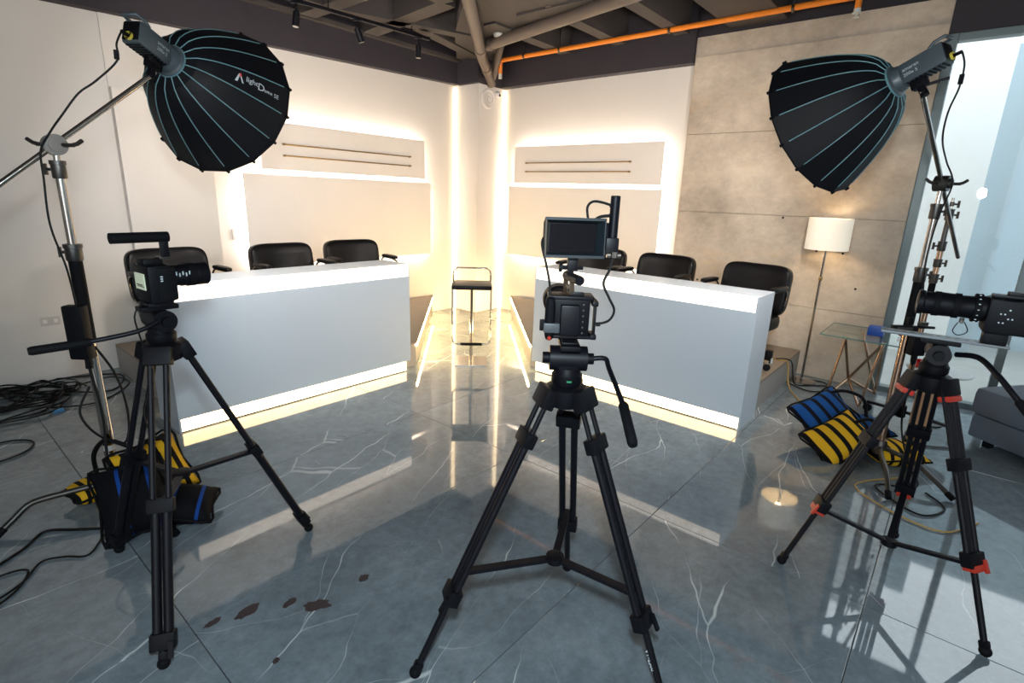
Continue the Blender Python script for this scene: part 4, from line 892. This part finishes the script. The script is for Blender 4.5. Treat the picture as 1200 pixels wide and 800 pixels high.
boom_stand('chrome boom stand with black sleeve, beside the blue striped sandbag', (4.187, 0.194), ((0.06, 1.0, 0.0235, COPPER), (0.98, 1.28, 0.0275, RUBBER), (1.30, 1.70, 0.019, CHROME), (1.70, 1.86, 0.0135, CHROME)), ((1.27, 1.36, 0.033), (1.655, 1.745, 0.029)), 1.862, None, bR, 0.75,
           [[(4.187, 0.194, 0.14), (4.10, 0.0, 0.13), (4.02, -0.11, 0.09), (3.95, -0.228, 0.022)], [(4.187, 0.194, 0.14), (4.02, 0.16, 0.13), (3.84, 0.11, 0.11), (3.69, 0.07, 0.022)], [(4.187, 0.194, 0.14), (4.30, 0.36, 0.13), (4.40, 0.49, 0.10), (4.48, 0.60, 0.022)]], 1)
# spare stand behind it
t = thing('light_stand', 'spare light stand with several wing knobs and no lamp, beside the glass table', 'light stand', (5.076, 0.15, 0))
c = V((5.076, 0.15, 0))
for z0, z1, r, m in ((0.10, 0.95, 0.019, COPPER), (0.95, 1.20, 0.022, RUBBER), (1.20, 1.45, 0.019, COPPER), (1.45, 1.72, 0.016, STEEL), (1.72, 1.80, 0.009, CHROME)):
    MB().cyl(c + V((0, 0, z0)), c + V((0, 0, z1)), r, n=16).build('pole_section', m, t)
for z0, z1, r, s in ((1.18, 1.25, 0.028, 1), (1.42, 1.49, 0.027, -1), (1.30, 1.36, 0.026, 1), (1.64, 1.72, 0.026, 1), (1.74, 1.77, 0.014, 1)):
    k = MB().lathe([(r * 0.9, z0), (r, z0 + 0.006), (r, z1 - 0.015), (r * 1.1, z1)], Matrix.Translation(c), n=18).build('collar', STEEL, t)
    sd = V((CX.x, CX.y, 0)).normalized() * s
    wing(MB(), c + sd * r + V((0, 0, (z0 + z1) / 2)), sd).build('wing_knob', STEEL, k)
MB().lathe([(0.03, 0.10), (0.034, 0.105), (0.034, 0.19), (0.026, 0.20)], Matrix.Translation(c), n=18).build('leg_hub', BLACKM, t)
for a in (0.75, 2.6, 4.9):
    f = c + V((0.36 * math.cos(a), 0.36 * math.sin(a), 0.085))
    l = MB().bar(c + V((0, 0, 0.15)), f, 0.03, 0.022).build('leg', BLACKM, t, ang=0)
    MB().cyl(f + V((-0.012, 0, -0.05)), f + V((0.012, 0, -0.05)), 0.034, n=16).build('caster', RUBBER, l)
    MB().bar(f + V((0, 0, 0.005)), f + V((0, 0, -0.05)), 0.03, 0.02, (1, 0, 0)).build('caster_fork', STEEL, l, ang=0)
# boxes hung on the stands
t = thing('power_adapter', 'black power adapter strapped to the chrome stand beside the cable heap', 'adapter', (0.53, 3.26, 0.80))
MB().box((0, 0, 0), (0.095, 0.055, 0.27), frame(V((0.555, 3.222, 0.985)), (0, 0, 1), (CX.x, CX.y, 0)), 0.012).build('case', BLACK, t)
MB().lathe([(0.016, 0.80), (0.014, 0.845), (0.02, 0.85)], Matrix.Translation((0.57, 3.218, 0)), n=12).build('cable_gland', BLACK, t)
t = thing('phone_holder', 'black clamp bracket with silver plate on the stand beside the glass table', 'bracket', (4.17, 0.19, 0.94))
M = frame(V((4.15, 0.215, 0.985)), (0, 0, 1), (0.62, -0.78, 0))
MB().box((-0.03, -0.05, 0.0), (0.15, 0.03, 0.035), M, 0.004).box((0.09, -0.05, 0.01), (0.13, 0.02, 0.015), M, 0.003).build('bracket_arm', BLACKM, t)
MB().box((-0.035, -0.067, 0.0), (0.095, 0.004, 0.016), M).build('silver_plate', STEEL, t, ang=0)
MB().box((0.08, -0.05, 0.032), (0.05, 0.03, 0.024), M, 0.003).build('silver_clip', STEEL, t)
MB().box((0.0, -0.045, 0.045), (0.03, 0.03, 0.05), M, 0.004).build('clamp_jaw', BLACK, t)
t = thing('power_adapter', 'black power adapter hanging under the clamp bracket near the glass table', 'adapter', (4.17, 0.17, 0.75))
MB().box((0, 0, 0), (0.09, 0.05, 0.14), frame(V((4.165, 0.125, 0.88)), (0, 0, 1), (0.62, -0.78, 0)), 0.01).build('case', BLACK, t)
MB().lathe([(0.008, 0.745), (0.016, 0.765), (0.018, 0.81)], Matrix.Translation((4.165, 0.125, 0)), n=12).build('cable_gland', BLACK, t)

# ------------------------------------------------------------------ sandbags
BLUEST = stripes('blue_black_stripes', (16, 15, 22), (24, 70, 128), 5.0, 0.36)
YELST = stripes('yellow_black_stripes', (16, 14, 15), (214, 164, 34), 5.0, 0.40)
BLUEDK = stripes('dark_blue_black_stripes', (10, 10, 15), (20, 60, 128), 2.5, 0.86)
def sandbag(label, pouches, m, straps):
    p0 = V(pouches[0][0])
    t = thing('sandbag', label, 'sandbag', (p0.x, p0.y, 0), group='striped sandbags')
    for c, nrm, xd, w, h, th in pouches:
        o = MB().pillow(w, h, th).build('pouch', m, t, local=True, ang=60)
        M = frame(V(c) - V((p0.x, p0.y, 0)), nrm, xd); o.matrix_local = M
        WM[o.name] = Matrix.Translation((p0.x, p0.y, 0)) @ M
        ring = [V((u_ * w / 2, v_ * h / 2, 0)) for u_, v_ in ((-1, -1), (0, -0.91), (1, -1), (0.91, 0), (1, 1), (0, 0.91), (-1, 1), (-0.91, 0))]
        MB().tube(ring, 0.007, n=6, closed=True, sub=3).build('binding', RUBBER, o, local=True, ang=60)
    for pts in straps: MB().tube(pts, 0.012, n=8, sub=5).build('strap', RUBBER, t, ang=60)
    return t
IX = (0.648, -0.761, 0.0)
sandbag('blue and black striped sandbag lying on the yellow one by the floor lamp', [((4.40, 0.585, 0.20), (-0.62, -0.30, 0.74), (0.86, -0.36, 0.05), 0.40, 0.31, 0.15), ((4.62, 0.36, 0.09), (-0.1, 0.0, 1.0), IX, 0.36, 0.30, 0.15)], BLUEST, [[(4.47, 0.62, 0.31), (4.55, 0.52, 0.36), (4.58, 0.38, 0.33), (4.56, 0.33, 0.20)]])
sandbag('yellow and black striped sandbag under the blue one', [((4.17, 0.43, 0.125), (-0.60, -0.20, 0.78), (0.72, -0.50, 0.32), 0.42, 0.30, 0.15), ((4.30, 0.12, 0.08), (0, 0, 1), IX, 0.34, 0.28, 0.15)], YELST, [[(4.20, 0.36, 0.26), (4.28, 0.28, 0.28), (4.34, 0.20, 0.18)]])
sandbag('yellow and black striped sandbag leaning on the chrome stand behind the tripod', [((0.735, 3.08, 0.215), (-0.12, -0.92, 0.42), (0.86, -0.2, 0.30), 0.32, 0.34, 0.15), ((0.53, 3.40, 0.07), (0, 0, 1), (1, 0.2, 0), 0.24, 0.20, 0.12)], YELST, [[(0.66, 3.16, 0.36), (0.58, 3.22, 0.40), (0.54, 3.32, 0.30), (0.55, 3.40, 0.16)], [(0.66, 3.05, 0.38), (0.72, 3.02, 0.42), (0.80, 3.05, 0.40)]])
sandbag('mostly black sandbag with blue stripes on the floor behind the tripod', [((0.60, 2.94, 0.17), (-0.25, -0.75, 0.62), (0.94, -0.22, 0.1), 0.30, 0.38, 0.17), ((0.79, 2.87, 0.085), (0.1, -0.25, 0.95), (0.8, -0.5, 0), 0.30, 0.26, 0.15)], BLUEDK, [[(0.58, 3.0, 0.30), (0.62, 3.03, 0.38), (0.70, 2.98, 0.34), (0.74, 2.92, 0.20)]])

# ------------------------------------------------------------------ cables
rc = random.Random(3)
def coil(cx, cy, rx, ry, n, h, jit, seed, rot=0.0):
    r_ = random.Random(seed); pts = []
    for k in range(n * 12):
        a = 2 * PI * k / 12; w = r_.uniform(1 - jit, 1 + jit); x = rx * w * math.cos(a) + r_.uniform(-.02, .02); y = ry * w * math.sin(a) + r_.uniform(-.02, .02)
        pts.append((cx + x * math.cos(rot) - y * math.sin(rot), cy + x * math.sin(rot) + y * math.cos(rot), 0.008 + h * r_.random()))
    return pts
t = thing('cable_heap', 'tangled heap of black cable on the floor beside the bare wall', 'cable', (0.5, 5.4, 0))
for s, (cx, cy, rx, ry, n, h) in enumerate(((0.50, 5.45, 0.30, 0.26, 5, 0.05), (0.40, 5.30, 0.34, 0.30, 4, 0.04), (0.66, 5.52, 0.22, 0.18, 4, 0.06), (0.30, 5.60, 0.30, 0.30, 3, 0.03))):
    MB().tube(coil(cx, cy, rx, ry, n, h, 0.16, s), 0.0055, n=6, sub=3).build('cable_loop', CABLE, t, ang=60)
single(MB().bb((0.62, 5.00, 0.0), (0.69, 5.03, 0.022), 0.006), 'cable_connector', mat('blue_connector', (60, 120, 170), 0.4), 'small blue cable connector lying beside the cable heap', 'connector')
def cable(pts, label, m=CABLE, r=0.006, sub=6):
    single(MB().tube(pts, r, n=7, sub=sub), 'power_cable', m, label, 'cable', ang=60)
cable([(0.57, 3.22, 0.80), (0.585, 3.20, 0.55), (0.57, 3.17, 0.30), (0.60, 3.06, 0.10), (0.56, 3.0, 0.012), (0.40, 3.12, 0.008), (0.28, 3.22, 0.008), (0.18, 3.12, 0.008), (0.0, 3.0, 0.008)], 'black cable dropping from the adapter beside the cable heap to the floor', r=0.007)
cable([(0.61, 3.24, 0.90), (0.68, 3.25, 0.72), (0.70, 3.24, 0.50), (0.66, 3.22, 0.36), (0.55, 3.20, 0.45), (0.50, 3.22, 0.58), (0.56, 3.235, 0.70)], 'black cable looped loosely around the lower pole of the chrome stand', r=0.006)
cable([(0.55, 5.75, 0.03), (0.90, 5.85, 0.008), (1.22, 5.65, 0.008), (1.05, 5.25, 0.008), (0.80, 5.45, 0.02), (1.12, 5.62, 0.014), (1.20, 5.35, 0.008), (0.9, 5.02, 0.008), (0.6, 5.1, 0.02)], 'black cable looping out from the heap toward the platform')
cable([(0.0, 4.55, 0.008), (0.30, 4.62, 0.008), (0.43, 4.50, 0.008), (0.34, 4.33, 0.008), (0.05, 4.28, 0.008), (-0.2, 4.4, 0.008)], 'single loop of black cable on the floor in front of the heap')
cable([(0.64, 3.0, 0.012), (0.50, 3.02, 0.008), (0.38, 2.86, 0.008), (0.30, 2.92, 0.008), (0.22, 2.95, 0.008), (0.14, 2.84, 0.008), (0.02, 2.78, 0.008), (-0.05, 2.9, 0.008), (0.08, 2.96, 0.008), (0.17, 2.92, 0.008), (0.10, 2.78, 0.008), (-0.05, 2.68, 0.008)], 'thin black cable trailing from the black sandbag across the floor', r=0.005)
# cables up the booms
K = V((0.60, 3.27, 1.853)); pl = MhL @ V((0, -0.035, -0.295))
cable([pl, pl + V((-0.03, -0.01, -0.06)), pl + V((-0.035, 0.0, -0.13)), pl.lerp(K, 0.40) + V((0, 0, -0.02)), pl.lerp(K, 0.62) + V((0, 0, 0.035)), pl.lerp(K, 0.85) + V((0.0, 0, 0.055)), K + V((-0.01, -0.03, 0.055)), K + V((-0.06, -0.05, -0.03)), (0.53, 3.21, 1.70), (0.52, 3.20, 1.50), (0.55, 3.20, 1.30), (0.56, 3.20, 1.12)], 'black lamp cable running down the boom by the logo softbox', r=0.0045)
single(MB().cyl(pl + V((-0.033, 0.0, -0.085)), pl + V((-0.035, 0.0, -0.125)), 0.011, n=10), 'ferrite_bead', BLACK, 'black ferrite bead on the lamp cable of the logo softbox', 'bead')
K = V((4.187, 0.194, 1.862)); pl = MhR @ V((0, -0.035, -0.295))
cable([pl, pl + V((0.02, -0.02, -0.06)), pl + V((0.02, -0.02, -0.16)), pl + V((-0.01, -0.0, -0.28)), pl + V((0.06, 0.0, -0.40)), K + V((-0.08, 0.0, 0.12)), K + V((-0.02, -0.05, 0.0)), (4.15, 0.17, 1.68), (4.12, 0.18, 1.42), (4.15, 0.15, 1.15), (4.16, 0.14, 0.96)], 'black lamp cable running down the boom in front of the window', r=0.0045)
single(MB().cyl(pl + V((0.02, -0.02, -0.10)), pl + V((0.02, -0.02, -0.145)), 0.011, n=10), 'ferrite_bead', BLACK, 'black ferrite bead on the lamp cable in front of the window', 'bead')
cable([(4.165, 0.125, 0.745), (4.16, 0.12, 0.55), (4.19, 0.10, 0.30), (4.12, 0.02, 0.10), (4.0, -0.05, 0.01), (3.85, 0.15, 0.008), (3.70, 0.05, 0.008), (3.62, -0.10, 0.008), (3.80, -0.20, 0.008), (3.95, -0.1, 0.008)], 'black cable dropping from the adapter behind the red-trimmed tripod', r=0.006)
cable([(5.33, 1.24, 0.30), (5.42, 1.24, 0.266), (5.52, 1.15, 0.266), (5.56, 1.085, 0.23), (5.55, 1.04, 0.05), (5.62, 0.98, 0.008), (5.78, 0.80, 0.008), (5.60, 0.78, 0.008), (5.50, 0.92, 0.008), (5.72, 1.17, 0.010), (5.90, 0.86, 0.008), (5.7, 0.72, 0.008)], 'black cable spilling off the platform to the foot of the floor lamp')
cable([(5.32, 1.20, 0.30), (5.40, 1.17, 0.268), (5.45, 1.10, 0.255), (5.36, 1.04, 0.06), (5.20, 0.92, 0.008), (4.98, 0.76, 0.008), (4.75, 0.58, 0.008), (4.55, 0.62, 0.20)], 'yellow extension cord running from the platform to the sandbags', YCABLE, 0.006)
cable([(4.05, 0.05, 0.012), (3.75, 0.25, 0.008), (3.55, 0.05, 0.008), (3.50, -0.2, 0.008), (3.75, -0.35, 0.008)], 'yellow cord on the floor behind the red-trimmed tripod', YCABLE, 0.005)
t = thing('power_adapter', 'small black adapter standing on the platform end near the floor lamp', 'adapter', (5.29, 1.24, PH))
MB().bb((5.26, 1.21, PH), (5.33, 1.27, PH + 0.12), 0.01).build('case', BLACK, t)
MB().bb((5.27, 1.21, PH + 0.001), (5.30, 1.198, PH + 0.05), 0.002).build('plug', PRINTW, t)
